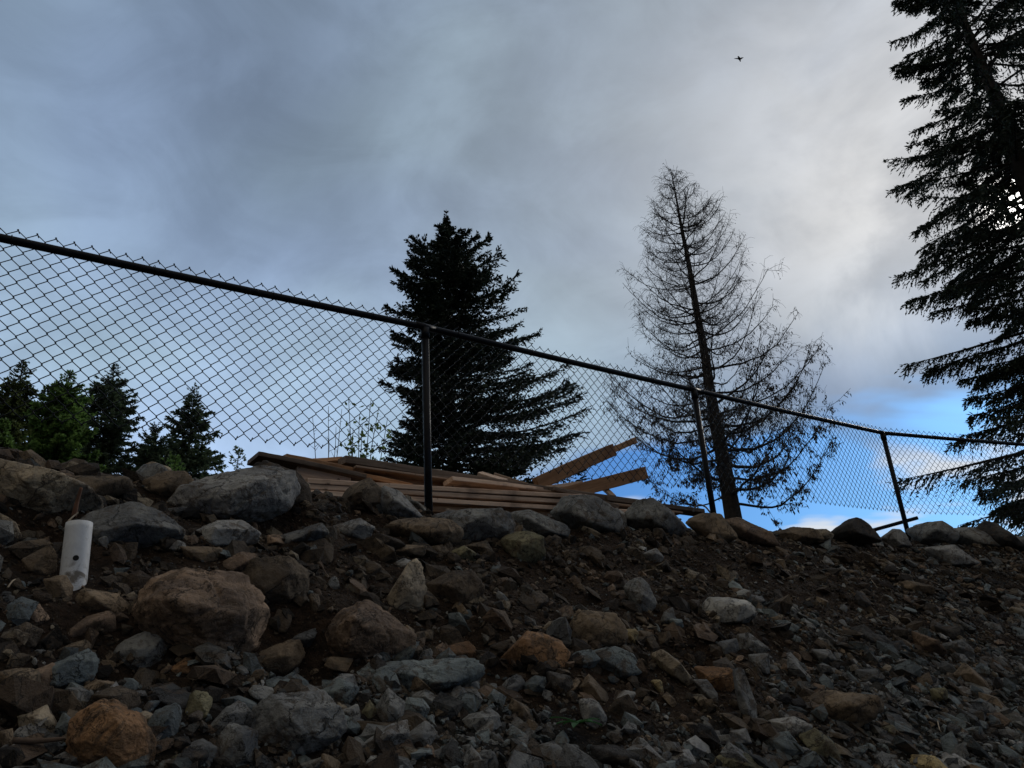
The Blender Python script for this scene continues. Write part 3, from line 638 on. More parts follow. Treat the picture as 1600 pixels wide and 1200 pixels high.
# woven wire: each wire is a vertical zigzag hooked into the next
pitch = .0765; rows = 12.5
cum = [0]; 
for a, b in zip(PS[:-1], PS[1:]): cum.append(cum[-1]+np.linalg.norm((b-a)[:2]))
cum = np.array(cum); PA = np.array(PS)
def along(s):
    s = np.asarray(s); X = np.stack([np.interp(s, cum, PA[:, k]) for k in range(3)], -1); return X
def nrm(s):
    d = along(s+.02)-along(s-.02); n = np.stack([-d[..., 1], d[..., 0], np.zeros_like(d[..., 0])], -1); return n/np.linalg.norm(n, axis=-1, keepdims=True)
WV = []; WQ = []; nv = 0
nw = int(cum[-1]/pitch*2.0); top0 = .076
seg = 2*int(rows); WR = .0024
for k in range(nw):
    s0 = .1+k*pitch/2
    if s0+pitch > cum[-1]: break
    pl = []
    for j in range(seg+1):
        z = H+top0-j*pitch/2
        # wire swings between its own column and the neighbour's
        side = (j+k) % 2
        u0 = s0+(pitch/2+.0035 if side else -.0035)
        pl.append((u0, z, side))
    S = []; Z = []; Nn = []
    for j in range(len(pl)-1):
        (ua, za, sa), (ub, zb, sb) = pl[j], pl[j+1]
        for q in ((0.0, .12, .5, .88) if True else ()):
            uu = ua+(ub-ua)*(q if q not in (.12, .88) else (.085 if q == .12 else .915)); zz_ = za+(zb-za)*q
            off = (-1 if sa == 0 else 1)*math.cos(q*math.pi)*.0026
            S.append(uu); Z.append(zz_); Nn.append(off)
    S.append(pl[-1][0]); Z.append(pl[-1][1]); Nn.append(0)
    S = np.array(S); Z = np.array(Z); Nn = np.array(Nn)
    sag = .010*perlin(np.stack([S*1.1, Z*1.4, S*0], -1), 4)
    # every second wire pair closes the diamonds: knuckles are bent at top and bottom
    X = along(S+sag*.6); base = X.copy(); X[:, 2] = base[:, 2]+Z+sag*.8
    X = X+nrm(S)*(Nn+.026+ sag*1.2)[:, None]
    t = TB(); t.tube(X, WR, 4, cap=False); WV.append(t.v[0]); WQ.append(t.q[0]+nv); nv += t.n
    if k % 2: continue
    # knuckle: short hook over the neighbour at the top and at the bottom
    for e, sg in ((0, -1), (-1, 1)):
        q = X[e]; dd = along(np.array([s0+.05]))[0]-along(np.array([s0]))[0]; dd /= np.linalg.norm(dd)
        hk = [q, q+dd*.004+np.array([0, 0, .003*-sg]), q+dd*.009+np.array([0, 0, .014*sg]), q+dd*.012+np.array([0, 0, .02*sg])]
        t = TB(); t.tube(hk, WR*.95, 4, cap=False); WV.append(t.v[0]); WQ.append(t.q[0]+nv); nv += t.n
meshnp('wire_mesh', np.concatenate(WV)-FO, [np.concatenate(WQ)], M_blk, fence, True)
# tie wires
for s_ in np.arange(.55, cum[-1], .61):
    c_ = along(np.array([s_]))[0]+np.array([0, 0, H+.002]); n_ = nrm(np.array([s_]))[0]; a = np.linspace(-.4, 2*math.pi+.4, 16)
    dd = np.array([n_[1], -n_[0], 0])
    X = c_+np.cos(a)[:, None]*n_*.024+np.sin(a)[:, None]*np.array([0, 0, .024])+np.linspace(-.006, .006, 16)[:, None]*dd
    X = np.concatenate([X, [X[-1]+n_*.012+np.array([0, 0, .012])]])
    t = TB(); t.tube(X, .002, 5); fbuild(t, 'tie_wire')

# ------------------------------------------------------------------ lumber
def wood_material(name, c1, c2, rough=.8):
    m, t, p = mat(name, rough, .25)
    tcn = t.n('ShaderNodeTexCoord').outputs['Object']; oi = t.n('ShaderNodeObjectInfo')
    v = t.vec('ADD', t.vec('MULTIPLY', tcn, (1.2, 22, 22)), t.comb(oi.outputs['Random'], t.math('MULTIPLY', oi.outputs['Random'], 9.0), 0.0))
    g = t.noise(v, 1.6, 6, .6, .8); g2 = t.noise(tcn, 3, 4, .6, .3); g3 = t.noise(t.vec('MULTIPLY', tcn, (4, 60, 60)), 2, 3, .6)
    c = t.mix(t.smooth(g, .3, .7), c1, c2)
    tv = t.math('MULTIPLY_ADD', oi.outputs['Random'], .75, .55); c = t.mix(1.0, c, t.comb(tv, tv, tv), 'MULTIPLY')
    c = t.mix(t.smooth(g2, .48, .7, 0, .65), c, (c1[0]*.45, c1[1]*.45, c1[2]*.5))
    c = t.mix(t.smooth(t.noise(tcn, 14, 3, .6), .66, .72, 0, .7), c, (.05, .03, .018))
    t.put(p.inputs['Base Color'], c)
    bump(t, p, t.math('ADD', g, g3), .5, .004)
    return m
M_w1 = wood_material('sawn_softwood', (.42, .28, .19), (.62, .45, .33))
M_w2 = wood_material('weathered_softwood', (.11, .080, .060), (.20, .15, .115), .9)
M_w3 = wood_material('orange_softwood', (.34, .17, .08), (.52, .29, .15))
La = pt(400, 760, 1); La = La/np.hypot(La[0], La[1]); Rb = pt(1090, 790, 1); Rb = Rb/np.hypot(Rb[0], Rb[1])
PA_, PB_ = La[:2]*5.3, Rb[:2]*8.0
pdir = (PB_-PA_)/np.linalg.norm(PB_-PA_); pn = np.array([-pdir[1], pdir[0]])
def pileD(px, py, off):
    v = ray(px, py)[:2]; return ((PA_+pn*off)@pn)/(v@pn)
def plank(a, b, offa, offb, wd, th, roll, m, label, name='plank', over=0.0):
    A = pt(*a, pileD(*a, offa)); B = pt(*b, pileD(*b, offb)); L = np.linalg.norm(B-A)
    hx, hy, hz = L/2, wd/2, th/2
    nr = np.random.default_rng(int(a[0]*7+b[1]))
    k = 24; u = np.linspace(-hx, hx, k); bv = .0035
    prof = np.array([(-hy+bv, -hz), (hy-bv, -hz), (hy, -hz+bv), (hy, hz-bv), (hy-bv, hz), (-hy+bv, hz), (-hy, hz-bv), (-hy, -hz+bv)])
    bow = nr.normal(0, .004)*(1-(u/hx)**2); tw = nr.normal(0, .02)*u/hx
    V = []
    for q in range(k):
        c_, s_ = math.cos(tw[q]), math.sin(tw[q])
        for y, z in prof: V.append((u[q], y*c_-z*s_, y*s_+z*c_+bow[q]+nr.normal(0, .0006)))
    V = np.array(V); i_ = (np.arange(k-1)[:, None]*8); j_ = np.arange(8)[None]; j2 = (j_+1) % 8
    Q = np.stack([i_+j_, i_+j2, i_+8+j2, i_+8+j_], -1).reshape(-1, 4)
    caps = np.array([list(range(7, -1, -1)), list(range((k-1)*8, k*8))])
    o = meshnp(name, V, [Q, caps], m)
    xa = Vector((B-A)/L); y0 = Vector((0, 0, 1)).cross(xa).normalized(); z0 = xa.cross(y0)
    R_ = Matrix((xa, y0, z0)).transposed() @ Matrix.Rotation(roll, 3, 'X')
    o.matrix_world = Matrix.Translation(Vector((A+B)/2)) @ R_.to_4x4()
    return tag(o, label, 'plank', 'sawn planks of the lumber pile')
r0 = math.radians
PL = [
 ((470, 757), (905, 781), 0, 0, .24, .036, 0, M_w1, 'long pale plank edge, topmost of the level stack'),
 ((472, 766), (900, 790), .01, .01, .24, .036, 0, M_w1, 'long pale plank second from the top of the level stack'),
 ((474, 775), (1005, 806), .0, .0, .24, .036, 0, M_w1, 'long pale plank third from the top of the level stack'),
 ((476, 786), (1000, 816), .06, .06, .22, .06, 0, M_w3, 'dark orange plank at the bottom of the level stack'),
 ((690, 790), (1040, 806), .10, .10, .24, .036, 0, M_w1, 'shorter pale plank low in the stack behind the boulders'),
 ((395, 716), (562, 752), .02, .02, .22, .034, r0(-4), M_w2, 'weathered plank sloping over the left end of the pile'),
 ((440, 716), (560, 741), .16, .16, .20, .034, r0(6), M_w3, 'short rusty-brown plank behind the weathered one at the left end'),
 ((462, 739), (546, 757), -.02, -.02, .03, .115, 0, M_w1, 'plank on edge showing a wide pale face at the left end'),
 ((534, 720), (1000, 788), .12, .12, .14, .055, r0(2), M_w2, 'long dark weathered beam lying along the top of the pile'),
 ((548, 734), (900, 777), .10, .10, .18, .016, r0(-3), M_w1, 'thin bright board showing under the long dark beam'),
 ((545, 748), (870, 779), .13, .13, .04, .13, 0, M_w3, 'red-brown plank on edge in shade under the dark beam'),
 ((940, 781), (1092, 801), .10, .10, .16, .04, 0, M_w2, 'dark plank running out past the right end of the pile'),
 ((838, 757), (958, 703), .20, .35, .05, .125, 0, M_w3, 'thick plank sticking up from the pile, lower of the raised pair'),
 ((880, 737), (992, 688), .45, .60, .05, .065, 0, M_w3, 'raised plank reaching highest, behind the thick raised one'),
 ((862, 777), (1008, 739), .10, .25, .05, .125, 0, M_w3, 'raised plank with a cut end, lowest of the three pointing up right'),
 ((750, 740), (790, 752), .35, .15, .09, .03, r0(20), M_w1, 'short pale offcut on top behind the dark beam'),
 ((772, 741), (838, 762), .40, .20, .10, .03, r0(15), M_w1, 'pale offcut next to the raised planks'),
 ((410, 730), (530, 722), .35, .45, .12, .034, r0(-18), M_w3, 'short board poking up behind the left end of the pile'),
 ((560, 726), (690, 738), .45, .30, .10, .034, r0(25), M_w2, 'grey board lying askew behind the dark beam'),
 ((800, 772), (905, 757), .15, .30, .10, .034, r0(-12), M_w1, 'short board tilted up beside the raised planks'),
 ((600, 735), (720, 752), .22, .05, .15, .035, r0(14), M_w2, 'tilted grey board lying across the dark beam left of the nearest fence post'),
 ((700, 752), (842, 768), -.04, .10, .12, .035, r0(-9), M_w1, 'crooked pale board on the stack right of the nearest fence post'),
 ((480, 729), (640, 760), .20, .02, .14, .034, r0(10), M_w3, 'reddish board slipping down from the left end of the dark beam'),
 ((860, 764), (960, 792), .02, -.02, .13, .034, r0(8), M_w2, 'grey board end sliding off the stack below the raised planks'),
 ((944, 763), (958, 776), .25, .10, .06, .03, 0, M_w1, 'stub of pale plank under the lowest raised one'),
 ((950, 789), (1060, 803), .06, .06, .12, .02, 0, M_w1, 'thin pale strip under the right end of the pile'),
]
for a in PL: plank(*a)
# bearers that carry the stack
for k, px in enumerate((520, 760, 985)):
    d = pileD(px, 790, .1); X = pt(px, 800, d); zb = float(Hmap(X[0], X[1])); zt = X[2]-.05
    hh = max(.06, zt-zb)
    V = np.array([(sx_*.05, sy_*.25, sz_*hh/2) for sx_ in (-1, 1) for sy_ in (-1, 1) for sz_ in (-1, 1)])
    o = meshnp('timber_bearer', V, [[(0, 1, 3, 2), (4, 6, 7, 5), (0, 4, 5, 1), (2, 3, 7, 6), (0, 2, 6, 4), (1, 5, 7, 3)]], M_w2)
    o.location = (X[0], X[1], zb+hh/2-.02); o.rotation_euler = (0, 0, math.atan2(pdir[1], pdir[0]))
    tag(o, ['timber bearer under the left end of the lumber pile', 'timber bearer under the middle of the lumber pile', 'timber bearer under the right end of the lumber pile'][k], 'bearer', 'bearers under the lumber pile')

# ------------------------------------------------------------------ white pipe, bars, sticks, weed
def pvc():
    m, t, p = mat('white_plastic', .45, .4)
    co = t.n('ShaderNodeTexCoord').outputs['Object']; s_ = t.n('ShaderNodeSeparateXYZ'); t.put(s_.inputs[0], co)
    n = t.noise(co, 22, 5, .65, .6)
    dirt = t.math('ADD', t.math('MULTIPLY', t.smooth(n, .45, .60), t.smooth(s_.outputs[2], .13, .0)), t.math('MULTIPLY', t.smooth(n, .56, .7), .45), clamp=True)
    t.put(p.inputs['Base Color'], t.mix(t.math('MULTIPLY', dirt, .9), t.mix(t.smooth(n, .3, .7), (.50, .50, .50), (.63, .63, .62)), (.10, .075, .05)))
    t.put(p.inputs['Roughness'], t.smooth(n, .3, .7, .4, .7)); return m
dpp = hit(112, 912); A = pt(113, 918, dpp); B = pt(124, 818, dpp+.02)
ax = (B-A); Lp = np.linalg.norm(ax); scp = dpp*(fw@ray(115, 870))/F; rad = 19.5*scp
pipe = empty('plastic_pipe', A, 'short white plastic pipe standing open-ended in the rubble at the left', 'pipe')
k = 48
V = []; an = np.arange(k)/k*2*math.pi; zs = np.linspace(-.04, Lp, 14)
for z in zs:
    for a in an: V.append((rad*math.cos(a), rad*math.sin(a), z))
for z in (Lp, Lp*.3):
    for a in an: V.append(((rad-.005)*math.cos(a), (rad-.005)*math.sin(a), z))
j = np.arange(k); j2 = (j+1) % k; Q = []
for q in list(range(len(zs)-1))+[len(zs)-1, len(zs)]:
    Q.append(np.stack([q*k+j, q*k+j2, (q+1)*k+j2, (q+1)*k+j], -1))
ob = meshnp('pipe_wall', np.array(V), [np.concatenate(Q)], pvc(), pipe, True)
pipe.rotation_mode = 'QUATERNION'; pipe.rotation_quaternion = Vector(ax).to_track_quat('Z', 'Y')
mh, th_, ph_ = mat('hole_shadow', .9, .1); ph_.inputs['Base Color'].default_value = (.02, .02, .02, 1)
Rinv = pipe.rotation_quaternion.to_matrix().inverted()
vdir = Rinv @ Vector(-ray(118, 870)).normalized(); base_a = math.atan2(vdir.y, vdir.x)
for zf, da in ((.40, .02),):
    a0 = base_a+da; cN = Vector((math.cos(a0), math.sin(a0), 0)); cT = Vector((-math.sin(a0), math.cos(a0), 0)); hr = .0085
    c0 = cN*(rad+.0008)+Vector((0, 0, zf*Lp)); V = [c0]
    for q in range(20):
        b = q/20*6.2832; V.append(c0+cT*hr*math.cos(b)+Vector((0, 0, hr*math.sin(b)))-cN*(rad-math.sqrt(max(0, rad**2-(hr*math.cos(b))**2))))
    V = np.array([x[:] for x in V]); V = np.concatenate([V, V-np.array(cN[:])*.003])
    fr = np.array([[0, 1+q, 1+(q+1) % 20] for q in range(20)]); bk = np.array([[21, 22+(q+1) % 20, 22+q] for q in range(20)])
    sdq = np.array([[1+q, 22+q, 22+(q+1) % 20, 1+(q+1) % 20] for q in range(20)])
    meshnp('drilled_hole', V, [fr, bk, sdq], mh, pipe)

def simple(name, col, rough=.85, nscale=20):
    m, t, p = mat(name, rough, .3); co = t.n('ShaderNodeNewGeometry').outputs['Position']; n = t.noise(co, nscale, 5, .65, .4)
    t.put(p.inputs['Base Color'], t.mix(t.smooth(n, .3, .7), tuple(x*.6 for x in col), tuple(x*1.3 for x in col)))
    bump(t, p, n, .5, .004); return m
M_rust = simple('rusty_bar', (.10, .045, .025)); M_twig = simple('dry_twig', (.30, .24, .17)); M_root = simple('dark_root', (.09, .06, .04))
M_galv = simple('grey_steel', (.14, .14, .14), .5)
def stick(name, pix, dists, rads, m, label, cat, k=7, group=None):
    X = np.array([pt(a, b, d) for (a, b), d in zip(pix, dists)])
    if len(X) > 2:
        u = np.arange(len(X)); uu = np.linspace(0, len(X)-1, 5*len(X)); from_ = [np.interp(uu, u, X[:, q]) for q in range(3)]
        Xn = np.stack(from_, 1); ker = np.array([1, 2, 3, 2, 1])/9.
        Xs = Xn.copy()
        for q in range(3): Xs[2:-2, q] = np.convolve(Xn[:, q], ker, 'valid')
        X = Xs
    r_ = np.linspace(rads[0], rads[1], len(X)); X = X+0
    o0 = X[0].copy(); t = TB(); t.tube(X-o0, r_, k); o = t.build(name, m); o.location = o0
    return tag(o, label, cat, group)
d1 = hit(112, 822)
stick('rusty_stake', [(115, 808), (120, 785), (127, 762)], [dpp+.10]*3, (.0085, .005), M_rust, 'thin rusty stake poking up behind the white pipe', 'stake')
stick('twig', [(106, 815), (113, 808), (122, 801)], [dpp+.05, dpp+.06, dpp+.07], (.003, .002), M_twig, 'pale forked twig at the mouth of the white pipe', 'twig')
d3 = np.hypot(P3[0], P3[1])
stick('steel_bar', [(1362, 829), (1398, 819), (1434, 809)], [d3+.25, d3+.3, d3+.35], (.019, .019), M_blk, 'dark steel pipe lying across behind the rightmost fence post', 'pipe', 12)
stick('wire_hoop', [(1083, 800), (1086, 792), (1094, 788), (1103, 792), (1110, 801)], [7.2]*5, (.008, .008), M_galv, 'small grey wire hoop rising behind the second fence post', 'hoop')
TW = [([(1150, 1035), (1172, 1043), (1184, 1060), (1176, 1084)], 'thin curved root arching over the dark bar-shaped stone'),
      ([(1360, 904), (1366, 912), (1371, 918)], 'short pale stick below the rightmost fence post'),
      ([(1505, 922), (1514, 928), (1521, 936)], 'bright splinter on the upper right of the bank'),
      ([(1294, 851), (1306, 853), (1317, 853)], 'thin twig on the soil below the black-topped boulder'),
      ([(12, 918), (19, 908), (24, 905)], 'curled twig on the soil near the left edge'),
      ([(500, 880), (506, 890), (512, 900)], 'dark root end sticking out of the soil in mid bank'),
      ([(20, 1157), (60, 1158), (102, 1154)], 'weathered grey branch lying flat in the lower left rubble'),
      ([(1465, 1127), (1468, 1140), (1471, 1144)], 'hair-thin straw at the lower right')]
for q, (pp, lb) in enumerate(TW):
    ds = []
    for (a, b) in pp: ds.append((hit(a, b+3, True) or 7)-.06)
    if q == 0: ds = [min(ds)-.03]*len(ds)
    th = .0065 if q == 6 else (.0022 if q else .0028)
    stick('twig' if q != 5 else 'root', pp, ds, (th*1.2, th*.7), M_twig if q not in (5, 0, 6) else (M_root if q == 5 else M_root), lb, 'twig' if q != 5 else 'root', 6)

def leaf_material(name, col, transl=.35, var=.5):
    m, t, p = mat(name, .6, .3); nt = m.node_tree
    co = t.n('ShaderNodeNewGeometry').outputs['Position']
    n = t.noise(co, 1.1, 3, .6); n2 = t.noise(co, 9, 2, .6)
    f_ = t.math('ADD', t.math('MULTIPLY', n, .6), t.math('MULTIPLY', n2, .4))
    c = t.mix(t.smooth(f_, .35, .65), tuple(x*(1-var) for x in col), tuple(x*(1+var) for x in col))
    t.put(p.inputs['Base Color'], c)
    tr = t.n('ShaderNodeBsdfTranslucent'); t.put(tr.inputs[0], c)
    mx = t.n('ShaderNodeMixShader'); mx.inputs[0].default_value = transl
    nt.links.new(p.outputs[0], mx.inputs[1]); nt.links.new(tr.outputs[0], mx.inputs[2])
    nt.links.new(mx.outputs[0], nt.nodes['Material Output'].inputs[0]); return m
M_weed = leaf_material('weed_leaf', (.035, .11, .03), .4)
dw = hit(905, 1138) ; Xw = pt(905, 1138, dw-.12)+np.array([0, 0, .012])
weed = empty('weed', Xw, 'small green weed with splayed leaves in the lower middle of the rubble', 'weed')
for q in range(9):
    a = q/9*6.28+.3; el_ = rnd.uniform(.15, .55); L = rnd.uniform(.065, .10); wv = []
    dr = np.array([math.cos(a)*math.cos(el_), math.sin(a)*math.cos(el_)*.8, math.sin(el_)]); sdv = np.cross(dr, [0, 0, 1]); sdv /= np.linalg.norm(sdv)
    for u in np.linspace(0, 1, 8):
        c_ = dr*L*u+np.array([0, 0, -.03*u*u]); w_ = .011*math.sin(min(1, u*1.02)*math.pi)**.7+.001
        wv += [c_-sdv*w_+np.array([0, 0, .003]), c_, c_+sdv*w_+np.array([0, 0, .003])]
    qd = [(3*e+f_, 3*e+f_+1, 3*e+f_+4, 3*e+f_+3) for e in range(7) for f_ in (0, 1)]
    meshnp('leaf', np.array(wv), [qd], M_weed, weed, True)

# ------------------------------------------------------------------ trees
def solve_z(az, D_, y):
    best = None
    X0 = np.array([math.sin(az)*D_, math.cos(az)*D_, 0]); z = np.linspace(-2, 40, 8000)
    P = X0[None]+np.stack([z*0, z*0, z], 1); px, dd = toPix(P); k = np.argmin(np.abs(px[:, 1]-y)); return z[k], dd[k]/F
def pixprof(az, D_, tab):
    zs, L_, R_ = [], [], []
    for y, l, r_ in tab:
        z, sc = solve_z(az, D_, y); zs.append(z); L_.append(l*sc); R_.append(r_*sc)
    zs = np.array(zs); o = np.argsort(zs); return zs[o], np.array(L_)[o], np.array(R_)[o]
def azof(px, py): v = ray(px, py); return math.atan2(v[0], v[1])
M_bark = simple('conifer_bark', (.040, .032, .026), .95, 12)
M_bark2 = simple('dead_bark', (.040, .034, .030), .95, 12)
M_fir = leaf_material('fir_needles', (.020, .032, .018), .12, .4)
M_fir2 = leaf_material('tall_fir_needles', (.022, .034, .018), .15, .4)
M_ced = leaf_material('dark_cedar_foliage', (.075, .105, .058), .4, .5)
M_grn = leaf_material('fresh_green_foliage', (.12, .20, .05), .5, .6)
M_pale = leaf_material('pale_green_leaves', (.14, .20, .06), .5, .4)
M_dead = leaf_material('withered_sprays', (.040, .032, .024), .1, .4)

def trunk_curve(base, top, r0_, n=22, wob=.05, seed=0):
    u = np.linspace(0, 1, n); P = base[None]*(1-u[:, None])+top[None]*u[:, None]
    nr = np.random.default_rng(seed); P[:, 0] += np.cumsum(nr.normal(0, wob*.3, n))*np.sin(u*math.pi); P[:, 1] += np.cumsum(nr.normal(0, wob*.3, n))*np.sin(u*math.pi)
    return P, r0_*(1-u)**.85+.012
def diamonds(c, d, s, L, W, bend=0.0):
    """pointed leaf sprays: c base, d unit direction, s unit side"""
    v0 = c; v1 = c+d*(L*.4)[:, None]+s*W[:, None]; v2 = c+d*L[:, None]; v3 = c+d*(L*.4)[:, None]-s*W[:, None]
    V = np.stack([v0, v1, v2, v3], 1).reshape(-1, 3); n = len(c); return V, np.arange(4*n).reshape(-1, 4)
def unit(a): return a/(np.linalg.norm(a, axis=-1, keepdims=True)+1e-9)

def conifer(name, az, D_, ytop, tab, tr, label, leafmat, barkmat, nb=220, twigs=26, sprays=5, sl=.17, sw=.035,
            rise=.15, droop=.25, upturn=.3, hang=.3, zlow=.5, seed=1, group=None, cat='tree', gb=.95, gapiness=.25, topxy=(0, 0), jag=.25, tlen=(.10, .28), topd=1.1, fskip=0.0, gap=None):
    nr = np.random.default_rng(seed)
    zs, Ls, Rs = pixprof(az, D_, tab); ztop = solve_z(az, D_, ytop)[0]
    bx, by = math.sin(az)*D_, math.cos(az)*D_; base = np.array([bx, by, gb-.3]); top = np.array([bx+topxy[0], by+topxy[1], ztop])
    rightv = np.array([math.cos(az), -math.sin(az)])
    TP, TR = trunk_curve(base, top, tr, 24, .05, seed); TR = TR*(.7+.3*(1-np.linspace(0, 1, 24)))
    T = TB(); T.tube(TP-base, TR, 10); Bt = TB()
    # branch heights denser to the top
    zmin = max(zs.min(), gb+zlow)
    u = np.sort(nr.random(nb)**.9); hz = zmin+(ztop*.995-zmin)*u**topd
    ang = (np.arange(nb)*2.399963+nr.normal(0, .35, nb)) % (2*math.pi)
    LV = []; LQ = []; nvv = 0
    lump = nr.normal(0, 1, 64)
    toward = -np.array([math.sin(az), math.cos(az)])
    for k in range(nb):
        h_ = hz[k]; a = ang[k]; dirh = np.array([math.cos(a), math.sin(a)]); cr = dirh@rightv; tw_ = dirh@toward
        if tw_ > .45 and nr.random() < fskip: continue
        frac = (h_-zmin)/(ztop-zmin); rs = rise+(.5*max(0, frac-.5)); dr_ = droop*(1-frac*.8); tipk = max(0, rs-dr_+upturn*.6)
        hh_ = h_
        for _ in range(3):
            Rr = np.interp(hh_, zs, Rs); Rl = np.interp(hh_, zs, Ls); hh_ = min(ztop-.02, h_+tipk*(Rr*(1+cr)/2+Rl*(1-cr)/2))
        Lb = (Rr*(1+cr)/2+Rl*(1-cr)/2)*(1+jag*nr.normal()*.8) if True else 0
        Lb *= 1-.22*max(0, tw_)
        Lb *= (.82+.3*lump[int(h_*2.2+a*1.3) % 64]*gapiness+.12)
        Lb = min(Lb, max(Rr, Rl)*1.10+.03); Lb = max(.04, Lb)
        t0 = np.array([np.interp(h_, TP[:, 2], TP[:, q]) for q in range(3)])
        m = 8; uu = np.linspace(0, 1, m)
        zc_ = Lb*(rs*uu-dr_*uu**1.5+upturn*uu**3*.6)
        side = np.cumsum(nr.normal(0, .03, m))*Lb*.4
        X = np.stack([t0[0]+dirh[0]*Lb*uu-dirh[1]*side, t0[1]+dirh[1]*Lb*uu+dirh[0]*side, t0[2]+zc_], 1)
        rb = .004+.014*Lb
        Bt.tube(X-base, np.linspace(rb, .003, m), 4, cap=False)
        # twigs
        ts = float(np.clip((ztop-h_)/1.6, .22, 1))             # the leader carries only short, thin growth
        nt_ = max(4, int(twigs*(.35+.65*ts)*min(1.6, (.35+Lb/max(Ls.max(), Rs.max())))))
        ut = np.sort(nr.uniform(.10, 1, nt_)**.75); Pt = np.stack([np.interp(ut, uu, X[:, q]) for q in range(3)], 1)
        tan = unit(np.stack([np.interp(ut, uu, np.gradient(X[:, q])) for q in range(3)], 1))
        sidev = unit(np.cross(tan, [0, 0, 1.])); sg = np.where(nr.random(nt_) < .5, -1, 1)[:, None]
        td = unit(tan*nr.uniform(.5, 1.1, (nt_, 1))+sidev*sg*nr.uniform(.3, 1.0, (nt_, 1))+np.array([0, 0, 1.])*nr.normal(-hang*.5, .22, (nt_, 1)))
        tl = Lb*nr.uniform(*tlen, nt_)*(1.25-ut*.95)+sl*.35*ts
        # sprays along each twig
        us = np.tile(np.linspace(0, 1, sprays), nt_); idx = np.repeat(np.arange(nt_), sprays)
        hg = np.array([0, 0, -1.])*(hang*tl[idx]*us**1.5)[:, None]*.7
        c = Pt[idx]+td[idx]*(tl[idx]*us)[:, None]+hg
        d = unit(td[idx]+nr.normal(0, .38, (len(idx), 3))+np.array([0, 0, -hang])*nr.uniform(0, 1.2, (len(idx), 1)))
        s_ = unit(np.cross(d, nr.normal(size=(len(idx), 3))))
        V, Q = diamonds(c, d, s_, sl*ts**.5*nr.uniform(.6, 1.3, len(idx)), sw*ts**.5*nr.uniform(.6, 1.3, len(idx)))
        if gap is not None:                         # foliage thinned along the line to the sun so it shows through
            pc = V.reshape(-1, 4, 3); al = pc.mean(1)@gap; dq = np.linalg.norm(pc.mean(1)-al[:, None]*gap, axis=1); pc = pc[(dq > .17) | (nr.random(len(dq)) < .12)]; V = pc.reshape(-1, 3); Q = np.arange(len(V)).reshape(-1, 4)
        LV.append(V); LQ.append(Q+nvv); nvv += len(V)
        # main-axis sprays
        na = int((8+twigs*.3)*ts)+2; ua = nr.uniform(.1, 1, na); Pa = np.stack([np.interp(ua, uu, X[:, q]) for q in range(3)], 1)
        d = unit(unit(X[-1]-X[0])[None]+nr.normal(0, .4, (na, 3))); s_ = unit(np.cross(d, nr.normal(size=(na, 3))))
        V, Q = diamonds(Pa, d, s_, sl*ts*nr.uniform(.7, 1.3, na), sw*ts*nr.uniform(.7, 1.3, na)); LV.append(V); LQ.append(Q+nvv); nvv += len(V)
    root = empty(name, base, label, cat, group)
    T.build('trunk', barkmat, root, True); Bt.build('branches', barkmat, root, True)
    meshnp('crown', np.concatenate(LV)-base, [np.concatenate(LQ)], leafmat, root)
    return root

conifer('fir_tree', azof(698, 500), 22.0, 328, [(328, 0, 0), (348, 4, 4), (364, 12, 10), (378, 34, 26), (400, 58, 66), (450, 88, 112), (478, 92, 134), (530, 98, 140), (580, 92, 165), (640, 88, 188), (690, 90, 200), (750, 86, 190), (800, 80, 170), (900, 60, 100)], .24,
        'tall dense dark fir behind the nearest fence post', M_fir, M_bark, nb=560, twigs=56, sprays=6, sl=.115, sw=.028, rise=.22, droop=.26, upturn=.30, hang=.22, seed=3, topxy=(.1, 0), jag=.10, tlen=(.09, .28), topd=1.12, gapiness=.75)
conifer('tall_fir_tree', azof(1540, 130), 15.0, -150, [(-150, 3, 5), (-60, 45, 60), (0, 80, 108), (80, 116, 160), (160, 152, 200), (240, 166, 220), (330, 180, 240), (420, 190, 250), (500, 188, 260), (600, 200, 270), (680, 225, 290), (760, 232, 290), (800, 215, 250), (830, 120, 120)], .28,
        'tallest fir tree in front of the bright sun at the right edge', M_fir2, M_bark, nb=520, twigs=84, sprays=9, sl=.075, sw=.014, rise=.16, droop=.36, upturn=.16, hang=.62, seed=5, jag=.17, gapiness=.55, tlen=(.08, .27), zlow=.2, fskip=.5, gap=np.array(sd))
GT = 'trees standing beyond the bank on the left'
conifer('cedar_tree', azof(20, 650), 26, 562, [(562, 1, 1), (575, 14, 12), (600, 28, 24), (640, 44, 38), (700, 66, 54), (745, 76, 62), (800, 76, 62)], .2, 'dark olive tree at the left edge behind the pale tan boulder', leaf_material('olive_foliage', (.085, .11, .035), .45, .6), M_bark, nb=260, twigs=24, sprays=6, sl=.12, sw=.030, rise=.3, droop=.2, upturn=.2, seed=21, group=GT, jag=.3, gapiness=.7)
conifer('green_tree', azof(98, 650), 24, 578, [(578, 1, 1), (590, 14, 16), (620, 30, 28), (650, 38, 34), (700, 52, 44), (745, 64, 50), (800, 64, 50)], .16, 'bright green leafy tree second from the left', M_grn, M_bark, nb=280, twigs=26, sprays=6, sl=.12, sw=.036, rise=.4, droop=.2, upturn=.2, seed=22, group=GT, jag=.3, gapiness=.7)
conifer('cedar_tree', azof(168, 650), 28, 567, [(567, 1, 1), (580, 10, 12), (600, 22, 26), (630, 34, 34), (660, 46, 44), (710, 56, 54), (745, 60, 60), (800, 60, 60)], .2, 'dark pointed cedar right of the bright green tree', M_ced, M_bark, nb=260, twigs=24, sprays=6, sl=.12, sw=.030, rise=.3, droop=.25, upturn=.2, seed=23, group=GT, jag=.3, gapiness=.7)
